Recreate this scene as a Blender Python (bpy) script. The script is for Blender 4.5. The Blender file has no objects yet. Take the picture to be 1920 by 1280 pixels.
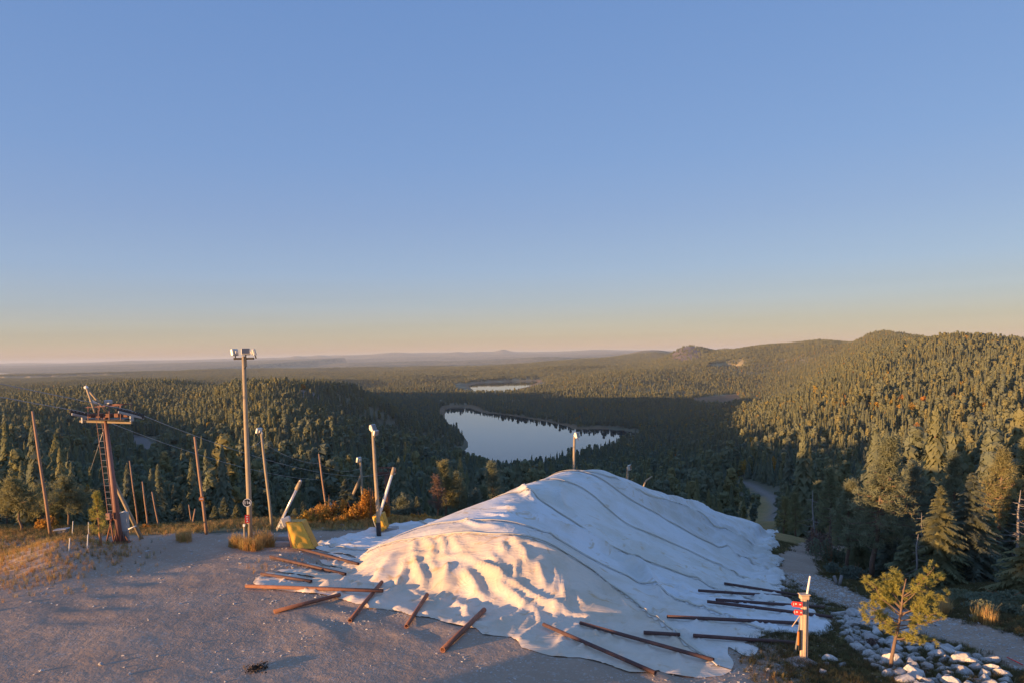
import bpy, bmesh, math, random
import numpy as np
from mathutils import Vector, Matrix

SC = bpy.context.scene
ROOT = SC.collection
random.seed(4)
# ------------------------------------------------------------------ camera: a mast camera nine metres above the summit
cam_d = bpy.data.cameras.new('camera'); cam = bpy.data.objects.new('camera', cam_d); ROOT.objects.link(cam)
cam_d.sensor_width = 36.0; cam_d.lens = 1371.0 / 1920.0 * 36.0
cam_d.shift_y = 145.0 / 1920.0; cam_d.shift_x = 0.0
cam_d.clip_start = 0.1; cam_d.clip_end = 90000
_pt, _rl = math.radians(5.0), math.radians(1.0)
_F = Vector((0, math.cos(_pt), -math.sin(_pt))); _U = Vector((0, math.sin(_pt), math.cos(_pt))); _R = Vector((1, 0, 0))
_U2 = _U * math.cos(_rl) + _R * math.sin(_rl); _R2 = _R * math.cos(_rl) - _U * math.sin(_rl)
_m = Matrix((_R2, _U2, -_F)).transposed().to_4x4(); _m.translation = Vector((0, 0, 9.0))
cam.matrix_world = _m
SC.camera = cam
SC.render.resolution_x, SC.render.resolution_y = 1024, 682

# ------------------------------------------------------------------ daylight: very low evening sun from behind on the left
EXPO = 1.0; SKY_K = 2 ** -EXPO
SUN_AZ, SUN_EL = math.radians(-121.0), math.radians(4.1)
world = bpy.data.worlds.new("World"); SC.world = world; world.use_nodes = True
nt = world.node_tree
for n in list(nt.nodes): nt.nodes.remove(n)
wo = nt.nodes.new('ShaderNodeOutputWorld'); bg = nt.nodes.new('ShaderNodeBackground'); nt.links.new(bg.outputs[0], wo.inputs[0])
sky = nt.nodes.new('ShaderNodeTexSky'); sky.sky_type = 'NISHITA'; sky.sun_disc = False
sky.sun_elevation = SUN_EL; sky.sun_rotation = SUN_AZ; sky.altitude = 400
bg.inputs['Strength'].default_value = 0.13
# the clear evening air's own colour by height above the horizon, the same all round, mixed with the physical sky
tc = nt.nodes.new('ShaderNodeTexCoord'); sx = nt.nodes.new('ShaderNodeSeparateXYZ'); nt.links.new(tc.outputs['Generated'], sx.inputs[0])
mx0 = nt.nodes.new('ShaderNodeMath'); mx0.operation = 'MAXIMUM'; mx0.inputs[1].default_value = 0.0; nt.links.new(sx.outputs[2], mx0.inputs[0])
sq = nt.nodes.new('ShaderNodeMath'); sq.operation = 'SQRT'; nt.links.new(mx0.outputs[0], sq.inputs[0])
rp = nt.nodes.new('ShaderNodeValToRGB'); nt.links.new(sq.outputs[0], rp.inputs[0])
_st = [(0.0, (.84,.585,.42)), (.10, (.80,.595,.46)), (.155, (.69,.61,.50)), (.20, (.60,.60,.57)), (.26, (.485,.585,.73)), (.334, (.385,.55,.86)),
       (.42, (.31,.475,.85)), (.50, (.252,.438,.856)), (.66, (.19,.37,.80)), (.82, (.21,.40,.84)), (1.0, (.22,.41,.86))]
cr = rp.color_ramp
while len(cr.elements) < len(_st): cr.elements.new(0.5)
for e, (p, c) in zip(cr.elements, _st): e.position = p; e.color = (*c, 1)
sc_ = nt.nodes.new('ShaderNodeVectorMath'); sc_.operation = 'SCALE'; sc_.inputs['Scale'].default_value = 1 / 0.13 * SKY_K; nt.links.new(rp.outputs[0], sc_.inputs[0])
# keep the glow round the sun in proportion
cl = nt.nodes.new('ShaderNodeVectorMath'); cl.operation = 'MINIMUM'; cl.inputs[1].default_value = (75, 46, 20); nt.links.new(sky.outputs[0], cl.inputs[0])
c2 = nt.nodes.new('ShaderNodeVectorMath'); c2.operation = 'SCALE'; c2.inputs['Scale'].default_value = SKY_K; nt.links.new(cl.outputs[0], c2.inputs[0])
mx = nt.nodes.new('ShaderNodeMix'); mx.data_type = 'RGBA'; mx.inputs[0].default_value = 0.35
# the faintest streaks of high cloud low over the horizon
smp = nt.nodes.new('ShaderNodeMapping'); smp.inputs['Scale'].default_value = (1.2, 1.2, 34); nt.links.new(tc.outputs['Generated'], smp.inputs[0])
sno = nt.nodes.new('ShaderNodeTexNoise'); sno.inputs['Scale'].default_value = 2.2; sno.inputs['Detail'].default_value = 5; nt.links.new(smp.outputs[0], sno.inputs[0])
smr = nt.nodes.new('ShaderNodeMapRange'); smr.inputs[1].default_value = .3; smr.inputs[2].default_value = .75; smr.inputs[3].default_value = 1.025; smr.inputs[4].default_value = .945; nt.links.new(sno.outputs[0], smr.inputs[0])
sfd = nt.nodes.new('ShaderNodeMapRange'); sfd.inputs[1].default_value = .02; sfd.inputs[2].default_value = .14; sfd.inputs[3].default_value = 1; sfd.inputs[4].default_value = 0; nt.links.new(mx0.outputs[0], sfd.inputs[0])
smx = nt.nodes.new('ShaderNodeMix'); smx.data_type = 'FLOAT'; smx.inputs[2].default_value = 1.0; nt.links.new(sfd.outputs[0], smx.inputs[0]); nt.links.new(smr.outputs[0], smx.inputs[3])
svm = nt.nodes.new('ShaderNodeVectorMath'); svm.operation = 'SCALE'; nt.links.new(sc_.outputs[0], svm.inputs[0]); nt.links.new(smx.outputs[0], svm.inputs['Scale']); sc_ = svm
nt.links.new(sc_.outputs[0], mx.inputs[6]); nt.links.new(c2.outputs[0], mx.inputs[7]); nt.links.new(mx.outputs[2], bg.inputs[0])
sun_d = bpy.data.lights.new('sun', 'SUN'); sun_d.energy = 5.0; sun_d.angle = math.radians(0.5); sun_d.color = (1.0, 0.565, 0.235)
sun = bpy.data.objects.new('sun', sun_d); ROOT.objects.link(sun); sun.location = (-60, -30, 40)
_to = Vector((-math.sin(SUN_AZ) * math.cos(SUN_EL), -math.cos(SUN_AZ) * math.cos(SUN_EL), -math.sin(SUN_EL)))
sun.rotation_euler = _to.to_track_quat('-Z', 'Y').to_euler()
SC.view_settings.view_transform = 'Standard'; SC.view_settings.look = 'None'
SC.view_settings.exposure = EXPO; SC.view_settings.gamma = 1.0; SC.view_settings.use_curve_mapping = False
SC.render.engine = 'CYCLES'
SC.cycles.max_bounces = 5; SC.cycles.diffuse_bounces = 3; SC.cycles.glossy_bounces = 3; SC.cycles.transmission_bounces = 2
SC.cycles.transparent_max_bounces = 8; SC.cycles.volume_bounces = 0; SC.cycles.use_denoising = True
SC.cycles.sample_clamp_indirect = 6.0
SETTLE_IT = 260
HAZE = 3.0e-5
# ------------------------------------------------------------------ numeric helpers
W_PX, H_PX = 1920.0, 1280.0
FPX, CAM_Z = 1371.0, 9.0
_p, _r = math.radians(5.0), math.radians(1.0)
PP = (960.0, 785.0)                       # principal point: the frame is shifted up
F_V = np.array([0.0, math.cos(_p), -math.sin(_p)])
_U0 = np.array([0.0, math.sin(_p), math.cos(_p)]); _R0 = np.array([1.0, 0.0, 0.0])
U_V = math.cos(_r) * _U0 + math.sin(_r) * _R0
R_V = math.cos(_r) * _R0 - math.sin(_r) * _U0
CAM = np.array([0.0, 0.0, CAM_Z])

def ray(px, py):
    d = F_V + R_V * ((px - PP[0]) / FPX) - U_V * ((py - PP[1]) / FPX)
    return d

def at(px, py, Y):
    d = ray(px, py)
    return CAM + d * (Y / d[1])

def project(P):
    v = np.asarray(P, float) - CAM
    w = v @ F_V
    return np.stack([PP[0] + FPX * (v @ R_V) / w, PP[1] - FPX * (v @ U_V) / w], -1)

def _hash(ix, iy, seed):
    h = (ix.astype(np.int64) * 374761393 + iy.astype(np.int64) * 668265263 + seed * 974711) & 0x7fffffff
    h = ((h ^ (h >> 13)) * 1274126177) & 0x7fffffff
    h = h ^ (h >> 16)
    return (h & 0xffff) / 65535.0

def vnoise(x, y, seed=0):
    x = np.asarray(x, float); y = np.asarray(y, float)
    ix = np.floor(x); iy = np.floor(y); fx = x - ix; fy = y - iy
    fx = fx * fx * fx * (fx * (fx * 6 - 15) + 10); fy = fy * fy * fy * (fy * (fy * 6 - 15) + 10)
    a = _hash(ix, iy, seed); b = _hash(ix + 1, iy, seed); c = _hash(ix, iy + 1, seed); d = _hash(ix + 1, iy + 1, seed)
    return ((a * (1 - fx) + b * fx) * (1 - fy) + (c * (1 - fx) + d * fx) * fy) * 2 - 1

def fbm(x, y, seed=0, o=4):
    s = 0.0; a = 1.0; n = 0.0
    for k in range(o):
        s = s + a * vnoise(x * 2 ** k + 17.3 * k, y * 2 ** k - 9.1 * k, seed + k); n += a; a *= 0.5
    return s / n

def smooth(a, b, x):
    t = np.clip((np.asarray(x, float) - a) / (b - a), 0, 1)
    return t * t * (3 - 2 * t)

def in_poly(px, py, poly):
    px = np.asarray(px, float); py = np.asarray(py, float)
    ins = np.zeros(px.shape, bool); n = len(poly)
    for i in range(n):
        x1, y1 = poly[i][:2]; x2, y2 = poly[(i + 1) % n][:2]
        if y1 == y2: continue
        c = ((y1 > py) != (y2 > py)) & (px < (x2 - x1) * (py - y1) / (y2 - y1) + x1)
        ins ^= c
    return ins

def poly_dist(px, py, poly, closed=True):
    px = np.asarray(px, float); py = np.asarray(py, float)
    best = np.full(px.shape, 1e18); n = len(poly)
    for i in range(n if closed else n - 1):
        x1, y1 = poly[i][:2]; x2, y2 = poly[(i + 1) % n][:2]
        dx, dy = x2 - x1, y2 - y1
        t = np.clip(((px - x1) * dx + (py - y1) * dy) / (dx * dx + dy * dy + 1e-12), 0, 1)
        best = np.minimum(best, (px - x1 - t * dx) ** 2 + (py - y1 - t * dy) ** 2)
    return np.sqrt(best)

# ------------------------------------------------------------------ the lie of the land
# rows: how high the ground is against the camera at each distance, columns: directions
T_R = [5, 20, 25, 30, 36, 42, 50, 60, 80, 130, 200, 300, 450, 650, 900, 1300, 1800, 2500, 3600, 5000, 8000, 12000, 20000, 32000, 46000]
T_C = {
 -500: [-9,-9,-9,-9,-9.0,-9.5,-11,-13.5,-18,-27,-34,-40,-46,-52,-60,-72,-85,-100,-115,-130,-145,-146,-140,-120,-120],
 0:    [-9,-9,-9,-9,-9.1,-9.8,-11.3,-13.5,-18,-28,-36,-44,-50,-56,-64,-76,-88,-102,-116,-132,-147,-148,-142,-25,-30],
 240:  [-9,-9,-9,-9,-9.05,-9.7,-11.5,-14.5,-20,-31,-42,-54,-63,-69,-70,-72,-62,-99,-118,-128,-140,-145,-138,10,0],
 480:  [-9,-9,-9,-9,-9,-9.4,-11,-14,-22,-35,-42,-46,-52,-55,-47,-43,-88,-118,-125,-130,-138,-140,-130,40,30],
 600:  [-9,-9,-9,-9,-9,-9.4,-11,-14,-21,-34,-43,-50,-58,-62,-55,-46,-92,-124,-130,-131,-134,-134,-125,80,60],
 720:  [-9,-9,-9,-9,-9,-9.5,-11,-14,-20,-33,-44,-54,-65,-76,-82,-72,-108,-135,-138,-130,-130,-128,-115,120,100],
 960:  [-9,-9,-9,-9.05,-9.5,-10.2,-11.5,-13.5,-18.5,-31,-44,-60,-84,-112,-141,-147,-147,-140,-146,-125,-120,-110,-80,130,110],
 1200: [-9,-9,-9.2,-9.9,-10.8,-11.7,-12.9,-14.5,-19,-32,-48,-64,-85,-108,-132,-143,-138,-142,-104,-114,-80,-60,-20,90,60],
 1440: [-9,-9.05,-9.5,-10.6,-11.9,-12.9,-14.2,-15.6,-19.5,-35,-47,-60,-72,-80,-86,-99,-139,-145,-112,40,-40,-90,-100,-60,-60],
 1680: [-9,-9.2,-10,-11,-12.3,-13.5,-15.6,-18.4,-23,-34,-46,-58,-64,-53,-37,-16,4,34,58,0,-80,-110,-110,-100,-100],
 1920: [-9,-9.1,-9.8,-10.8,-12,-13.3,-15,-18,-24,-34,-44,-52,-47,-34,-20,-4,4,-20,-60,-60,-80,-110,-110,-100,-100],
 2500: [-9,-9,-9.2,-9.8,-11,-12.5,-15,-17,-22,-30,-36,-40,-34,-22,-6,8,14,0,-40,-60,-80,-110,-110,-100,-100],
}
T_BACK = [-9,-9,-9,-9,-9,-9,-9,-9.2,-10,-14,-20,-30,-48,-70,-92,-115,-125,-130,-130,-130,-130,-130,-130,-110,-110]
BUMPS = [  # px, distance, metres, width in px, width in ln(distance)
 (1640,3300,34,42,.16),(1535,4300,42,55,.16),(1800,1450,17,85,.2),(1290,5600,92,42,.10),(1360,7400,60,50,.1),
 (1225,9500,110,60,.12),(1110,7800,30,120,.14),(1150,3300,10,110,.2),(560,30000,90,16,.1),(600,31000,70,14,.1),
 (905,30500,70,24,.1),(945,31000,110,14,.1),(860,30000,60,18,.1),(1120,30000,70,50,.1),(240,30000,55,40,.1),(740,30000,50,30,.1),
 (330,1900,16,80,.12),(350,1150,-16,75,.22),(120,1500,8,90,.12),(60,2900,14,140,.1),(420,2600,16,90,.08),(250,3900,18,140,.1),(560,3600,20,90,.09),(760,4300,16,90,.1),(1000,12000,50,90,.1),(700,14000,45,130,.1),(350,16000,50,120,.1),(1060,5200,22,70,.12)]
_NA, _NR = 1440, 420
def _build_table():
    cols = sorted(T_C); ang = [math.atan2(c - 960.0, FPX) for c in cols]
    lnR = np.log(np.array(T_R, float)); q = np.linspace(lnR[0], lnR[-1], _NR)
    prof = np.array([np.interp(q, lnR, np.array(T_C[c], float)) for c in cols])
    bk = np.interp(q, lnR, np.array(T_BACK, float))
    A = np.array([-math.pi] + ang + [math.pi]); P = np.vstack([bk, prof, bk])
    aa = np.linspace(-math.pi, math.pi, _NA)
    i = np.clip(np.searchsorted(A, aa) - 1, 0, len(A) - 2)
    t = (aa - A[i]) / (A[i + 1] - A[i]); t = t * t * (3 - 2 * t) * 0.5 + t * 0.5
    T = P[i] * (1 - t)[:, None] + P[i + 1] * t[:, None]
    k = np.exp(-np.linspace(-2, 2, 13) ** 2); k /= k.sum()       # smooth along range
    Tp = np.pad(T, ((0, 0), (6, 6)), 'edge')
    T = sum(Tp[:, j:j + _NR] * k[j] for j in range(13))
    k = np.exp(-np.linspace(-2, 2, 21) ** 2); k /= k.sum()       # and across directions
    Tp = np.concatenate([T[-11:-1], T, T[1:11]], 0)
    T = sum(Tp[j:j + _NA] * k[j] for j in range(21))
    return T, q
_TAB, _Q = _build_table()
AMAX = math.radians(50)
def base_z(x, y):
    x = np.asarray(x, float); y = np.asarray(y, float)
    a = np.arctan2(x, y); r = np.hypot(x, y)
    d = r * np.cos(np.minimum(np.abs(a), AMAX))
    fr = (np.log(np.maximum(d, 5.0)) - _Q[0]) / (_Q[1] - _Q[0]); fr = np.clip(fr, 0, _NR - 1.001)
    fa = (a + math.pi) / (2 * math.pi) * (_NA - 1); fa = np.clip(fa, 0, _NA - 1.001)
    i = fa.astype(int); j = fr.astype(int); u = fa - i; v = fr - j
    z = (_TAB[i, j] * (1 - u) * (1 - v) + _TAB[i + 1, j] * u * (1 - v) + _TAB[i, j + 1] * (1 - u) * v + _TAB[i + 1, j + 1] * u * v)
    px = 960 + FPX * np.tan(np.clip(a, -1.0, 1.0)); ld = np.log(np.maximum(d, 5.0))
    for (bx, by, am, sx, sy) in BUMPS:
        z = z + am * np.exp(-((px - bx) / sx) ** 2 - ((ld - math.log(by)) / sy) ** 2) * (np.abs(a) < 1.0)
    return z + CAM_Z, r
NOISE = [(14,.25),(38,1.2),(120,3.5),(420,9.0),(1500,36.0),(5000,65.0)]
def near_relief(x, y):
    x = np.asarray(x, float); y = np.asarray(y, float)
    z = 0.10 * fbm(x / 7.0, y / 7.0, 5, 3) + 0.035 * fbm(x / 1.6, y / 1.6, 9, 3)
    # tyre tracks curving over the gravel on the left
    rr = np.hypot(x + 14, y - 12)
    z = z + 0.032 * np.sin(rr * 4.2 + 1.5 * fbm(x / 4, y / 4, 3, 2)) * smooth(-0.1, 0.5, fbm(x / 3.0, y / 9.0, 31, 2)) * (y < 34)
    rut = np.exp(-((x + 12.5 + 0.35 * (y - 27)) / 0.18) ** 2) * smooth(22, 24, y) * (1 - smooth(29, 31, y))
    rut2 = np.exp(-((x + 10.8 + 0.35 * (y - 27)) / 0.18) ** 2) * smooth(22, 24, y) * (1 - smooth(29, 31, y))
    # low grassy bank by the lift mast
    bank = 1.05 * np.exp(-(((x + 20.3) * .9 + (y - 32.0) * .3) / 2.3) ** 2 - ((y - 32.5 - (x + 19) * .1) / 2.6) ** 2)
    return z + bank
def ground(x, y):
    z, r = base_z(x, y)
    for lam, am in NOISE:
        f = smooth(1.6 * lam, 7 * lam, r)
        z = z + am * f * fbm(x / lam + lam, y / lam - lam, int(lam), 3)
    z = z + near_relief(x, y) * (1 - smooth(70, 160, r))
    far = smooth(350, 800, r)
    lo = LAKE_Z + 0.7
    for poly, lz in LAKES:
        x0, x1 = min(p[0] for p in poly), max(p[0] for p in poly); y0, y1 = min(p[1] for p in poly), max(p[1] for p in poly)
        m = 0.12 * (y1 - y0) + 60
        near = (x > x0 - m) & (x < x1 + m) & (y > y0 - m) & (y < y1 + m)
        if not np.any(near): continue
        zz = np.array(z, float, copy=True)
        xs, ys = np.asarray(x)[near], np.asarray(y)[near]
        dd = poly_dist(xs, ys, poly); s = np.where(in_poly(xs, ys, poly), -dd, dd)
        zi = zz[near]
        tgt = lz + np.where(s < 0, np.maximum(s * 0.12, -5), 0.25 + s * 0.02)
        w = 1 - smooth(0, m, s)
        zi = np.where(s < 0, tgt, np.maximum(zi * (1 - w) + np.minimum(zi, tgt + 3 + s * .1) * w, tgt))
        zz[near] = zi; z = zz
    return z
LAKE_Z = CAM_Z - 145.0
def _on_plane(pts, z):
    out = []
    for px, py in pts:
        d = ray(px, py); t = (z - CAM_Z) / d[2]; q = CAM + d * t; out.append((q[0], q[1]))
    return out
LAKES = [
 (_on_plane([(833,766),(850,762),(880,763),(905,772),(960,779),(1010,787),(1050,795),(1070,799),(1073,804),(1120,803),(1160,804),(1198,810),
             (1188,822),(1150,840),(1080,862),(1000,882),(900,893),(845,893),(822,872),(824,852),(850,850),(874,840),(876,828),(864,813),(850,802),(838,792),(831,780)], LAKE_Z), LAKE_Z),
 (_on_plane([(878,722),(900,717),(950,714.5),(1008,713),(1011,716),(990,725),(955,733),(915,736),(888,733)], LAKE_Z), LAKE_Z),
 (_on_plane([(-260,698),(-60,698.5),(60,699.5),(125,701.2),(126,703),(60,703.6),(-60,703.0),(-260,703)], LAKE_Z), LAKE_Z),
 (_on_plane([(1352,707.5),(1372,706.5),(1374,709.5),(1356,710)], LAKE_Z), LAKE_Z),
]
def hit(px, py, extra=None, y0=8.0, y1=42000.0):
    d = ray(px, py)
    Y = np.exp(np.linspace(math.log(y0), math.log(y1), 1400)); t = Y / d[1]
    P = CAM[None] + d[None] * t[:, None]
    g = ground(P[:, 0], P[:, 1])
    if extra is not None: g = g + extra(P[:, 0], P[:, 1])
    k = np.nonzero(P[:, 2] < g)[0]
    if len(k) == 0: return None
    k = max(k[0], 1)
    a0 = P[k - 1, 2] - g[k - 1]; a1 = P[k, 2] - g[k]; u = a0 / (a0 - a1 + 1e-12)
    q = P[k - 1] * (1 - u) + P[k] * u
    return q
# ------------------------------------------------------------------ the covered snow pile: shape under the cloth
_FOOT_PX = [(645,1088),(700,1101),(780,1114),(880,1136),(960,1150),(1050,1162),(1130,1170),(1200,1166),(1252,1138),(1300,1116),(1350,1101),
            (1395,1087),(1428,1066),(1418,1042),(1425,1018),(1446,1000)]
_fh = [hit(a, b) for a, b in _FOOT_PX]
PILE_FOOT = [(q[0], q[1]) for q in _fh] + [(26.5,73.5),(20,73),(13.5,69),(8,63),(3.5,58),(0.2,52),(-2.2,45),(-4.0,39),(-5.8,35),(-7.2,32.2)]
_SP = [(705,1050,30.2),(740,1022,30.8),(800,996,31.5),(890,978,32.3),(960,972,32.3),(870,994,30.3),(960,1003,29.6),(1010,1035,28.5),(1045,1075,27.3),(1062,1118,26.0),
 (760,1048,29.7),(850,1062,28.4),(900,1080,27.5),(960,1070,27.5),(980,1112,26.2),
 (870,962,34.5),(925,941,36),(985,920,38),(1020,908,40),(1060,899,42),(1095,886,44.5),(1125,885,46),(1180,904,49),(1240,925,53),(1300,945,57),(1350,962,61),(1400,976,65),
 (1040,960,35.5),(1100,940,40),(1110,1000,34.2),(1100,1050,30.4),(1120,1105,27.6),(1180,960,41.5),(1180,1010,37),(1190,1060,33.2),(1225,1105,30.2),
 (1250,960,47),(1260,1000,42.5),(1290,1055,37.6),(1330,985,52),(1350,1020,46.5),(1370,1055,41.5),(1395,1000,56)]
_cp = []
for a, b, c in _SP:
    q = at(a, b, c); _cp.append((q[0], q[1], max(float(q[2] - ground(q[0], q[1])), 0.1)))
for q in PILE_FOOT: _cp.append((q[0], q[1], 0.0))
for i in range(len(PILE_FOOT)):                                       # a ring further out keeps the sheet flat there
    q = PILE_FOOT[i]; cx, cy = 5.0, 42.0; k = 1.12
    _cp.append((cx + (q[0] - cx) * k, cy + (q[1] - cy) * k, -0.35))
_cp = np.array(_cp)
def _tps_k(d2): return 0.5 * d2 * np.log(d2 + 1e-9)
_n = len(_cp)
_A = np.zeros((_n + 3, _n + 3)); _d2 = ((_cp[:, None, :2] - _cp[None, :, :2]) ** 2).sum(-1)
_A[:_n, :_n] = _tps_k(_d2) + np.eye(_n) * 0.6
_A[:_n, _n] = 1; _A[:_n, _n + 1:] = _cp[:, :2]; _A[_n:, :_n] = _A[:_n, _n:].T
_wt = np.linalg.solve(_A, np.concatenate([_cp[:, 2], [0, 0, 0]]))
def pile_h(x, y):
    x = np.asarray(x, float); y = np.asarray(y, float)
    s = _wt[_n] + _wt[_n + 1] * x + _wt[_n + 2] * y
    for i in range(_n):
        s = s + _wt[i] * _tps_k((x - _cp[i, 0]) ** 2 + (y - _cp[i, 1]) ** 2)
    ins = in_poly(x, y, PILE_FOOT); dd = poly_dist(x, y, PILE_FOOT)
    h = np.where(ins, np.maximum(s, 0.0) * smooth(0, 0.8, dd) + 0.12 * smooth(0, 1.2, dd), 0.0)
    lump = 1 + 0.05 * fbm(x / 3.2, y / 3.2, 61, 3)
    return h * lump
# ------------------------------------------------------------------ the white sheets: settle a cloth over the pile and the ground
_HEM_PX = [(676,1050),(640,1036),(612,1037),(640,1047),(662,1055),(628,1051),(598,1048),(604,1056),(648,1068),(604,1062),(574,1052),(578,1062),(622,1075),(566,1066),(518,1069),(560,1077),(600,1085),(544,1079),(498,1073),(482,1083),(474,1092),
 (492,1104),(560,1110),(612,1116),(650,1126),(690,1141),(752,1147),(770,1154),(830,1165),(893,1178),(906,1190),(930,1192),(958,1194),(978,1214),(1040,1231),(1110,1238),(1150,1250),
 (1198,1266),(1236,1258),(1270,1268),(1335,1273),(1368,1262),(1376,1244),(1366,1212),(1392,1228),(1408,1232),(1422,1214),(1392,1206),(1440,1188),(1500,1190),(1546,1190),
 (1562,1176),(1560,1164),(1528,1150),(1500,1142),(1482,1124),(1463,1108),(1462,1088),(1469,1074),(1455,1062),(1470,1048),(1440,1036),(1462,1022),(1446,1010),(1478,1000),(1500,988),(1480,984)]
_hh = [hit(a, b) for a, b in _HEM_PX]
HEM = [(q[0], q[1]) for q in _hh if q is not None]
def _ragged(P):                              # the hem wanders between the traced points
    out = []; rng = np.random.default_rng(12)
    for a, b in zip(P[:-1], P[1:]):
        L = math.hypot(b[0] - a[0], b[1] - a[1]); n = max(1, int(L / .35)); nx_, ny_ = -(b[1] - a[1]) / (L + 1e-9), (b[0] - a[0]) / (L + 1e-9); out.append(a)
        for k in range(1, n):
            x, y = a[0] + (b[0] - a[0]) * k / n, a[1] + (b[1] - a[1]) * k / n; o = min(.22, .16 * L) * float(fbm(np.array(x * 1.1), np.array(y * 1.1), 55, 3)) * (1.8 if x > 9 else 1); out.append((x + nx_ * o, y + ny_ * o))
    out.append(P[-1]); return out
HEM_COARSE = list(HEM)
HEM = _ragged(HEM)
_BACK = [(28,76),(21,76),(13,72.5),(6.5,66),(1.8,60),(-2,53),(-4.8,46),(-7,40),(-8.8,36.5),(-10,34.6)]
HEM = HEM + _BACK; HEM_COARSE = HEM_COARSE + _BACK
CG = 0.12
CX0, CY0, CNX, CNY = -15.0, 20.4, 372, 480
def _up(A, n0, n1):                       # smooth resampling of a grid
    u = np.linspace(0, A.shape[0] - 1, n0); v = np.linspace(0, A.shape[1] - 1, n1)
    def cub(A, t):
        i = np.clip(t.astype(int), 0, A.shape[0] - 2); f = (t - i).reshape(-1, *([1] * (A.ndim - 1)))
        g = lambda k: A[np.clip(i + k, 0, A.shape[0] - 1)]
        p0, p1, p2, p3 = g(-1), g(0), g(1), g(2)
        return p1 + 0.5 * f * (p2 - p0 + f * (2 * p0 - 5 * p1 + 4 * p2 - p3 + f * (3 * (p1 - p2) + p3 - p0)))
    return cub(cub(A, u).swapaxes(0, 1), v).swapaxes(0, 1)
CREASE_PX = [  # folds seen in the sheets: points, height, width
 ([(738,1036),(722,1062),(706,1090)],.10,.35),([(775,1036),(786,1070),(795,1104)],.20,.30),([(760,1040),(756,1070),(745,1100)],.10,.3),([(806,1040),(812,1060),(818,1080)],.10,.25),([(841,1056),(838,1080),(832,1108)],.14,.35),
 ([(871,1066),(890,1096),(914,1128)],.20,.32),([(898,1058),(945,1100),(994,1144)],.22,.32),([(801,1006),(808,1022),(818,1041)],.12,.25),([(825,1004),(832,1020),(838,1040)],.14,.25),([(780,1010),(776,1028),(768,1040)],.10,.25),
 ([(850,1002),(860,1020),(872,1040)],.10,.3),([(718,1051),(772,1037),(828,1043),(872,1042),(950,1086),(1000,1110)],.10,.20),([(920,1036),(932,1062),(946,1090)],.18,.3),([(972,1050),(966,1075),(970,1104)],.16,.3),([(1013,1050),(1018,1075),(1021,1102)],.14,.25),
 ([(1035,1055),(1040,1085),(1036,1115)],.12,.22),([(1048,1062),(1058,1095),(1054,1130)],.18,.28),([(1070,1104),(1084,1120),(1098,1133)],.12,.2),([(900,1058),(962,1097),(1020,1125),(1074,1146)],.16,.25),([(940,1012),(946,1030),(938,1048)],.12,.25),
 ([(960,1010),(985,1030),(990,1052)],.14,.3),([(978,912),(990,926),(1004,940)],.20,.35),([(950,940),(985,934),(1004,930)],.14,.25),([(930,950),(965,952),(1000,946)],.14,.3),([(905,962),(950,968),(1000,962)],.12,.25),([(1055,914),(1050,928),(1052,944)],.22,.3),
 ([(1046,930),(1060,955),(1090,978),(1132,1002)],.20,.3),([(1106,962),(1196,1000),(1300,1050),(1386,1082)],.12,.22),([(982,962),(1037,984),(1092,1004),(1140,1032),(1209,1073),(1246,1128)],.26,.38),([(934,1006),(1003,1020),(1079,1058),(1140,1106),(1188,1146)],.20,.28),
 ([(1140,1050),(1200,1066),(1246,1102)],.14,.4),([(1158,1014),(1209,1025),(1280,1068)],.16,.4),([(1120,985),(1170,1022),(1215,1060)],.12,.3),([(1264,1058),(1300,1066),(1332,1080)],.10,.25),([(1140,890),(1192,929),(1278,973),(1347,1008),(1383,1052)],.28,.4),
 ([(1168,914),(1244,946),(1330,980),(1393,1011)],.26,.4),([(1244,930),(1312,947),(1376,987)],.22,.4),([(1090,893),(1115,912),(1150,935)],.14,.3),([(1060,900),(1100,908),(1140,906)],.10,.25),([(1200,940),(1260,985),(1320,1030),(1360,1070)],.10,.3),
 ([(1280,960),(1350,985),(1400,1003)],.16,.35),([(1010,1000),(1060,1010),(1100,1030)],.10,.25),([(1100,1060),(1125,1085),(1150,1120)],.12,.3),([(860,975),(900,984),(940,986)],.12,.25),([(740,1100),(800,1120),(860,1140)],.08,.2),([(1020,1140),(1080,1155),(1150,1164)],.10,.25)]
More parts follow.
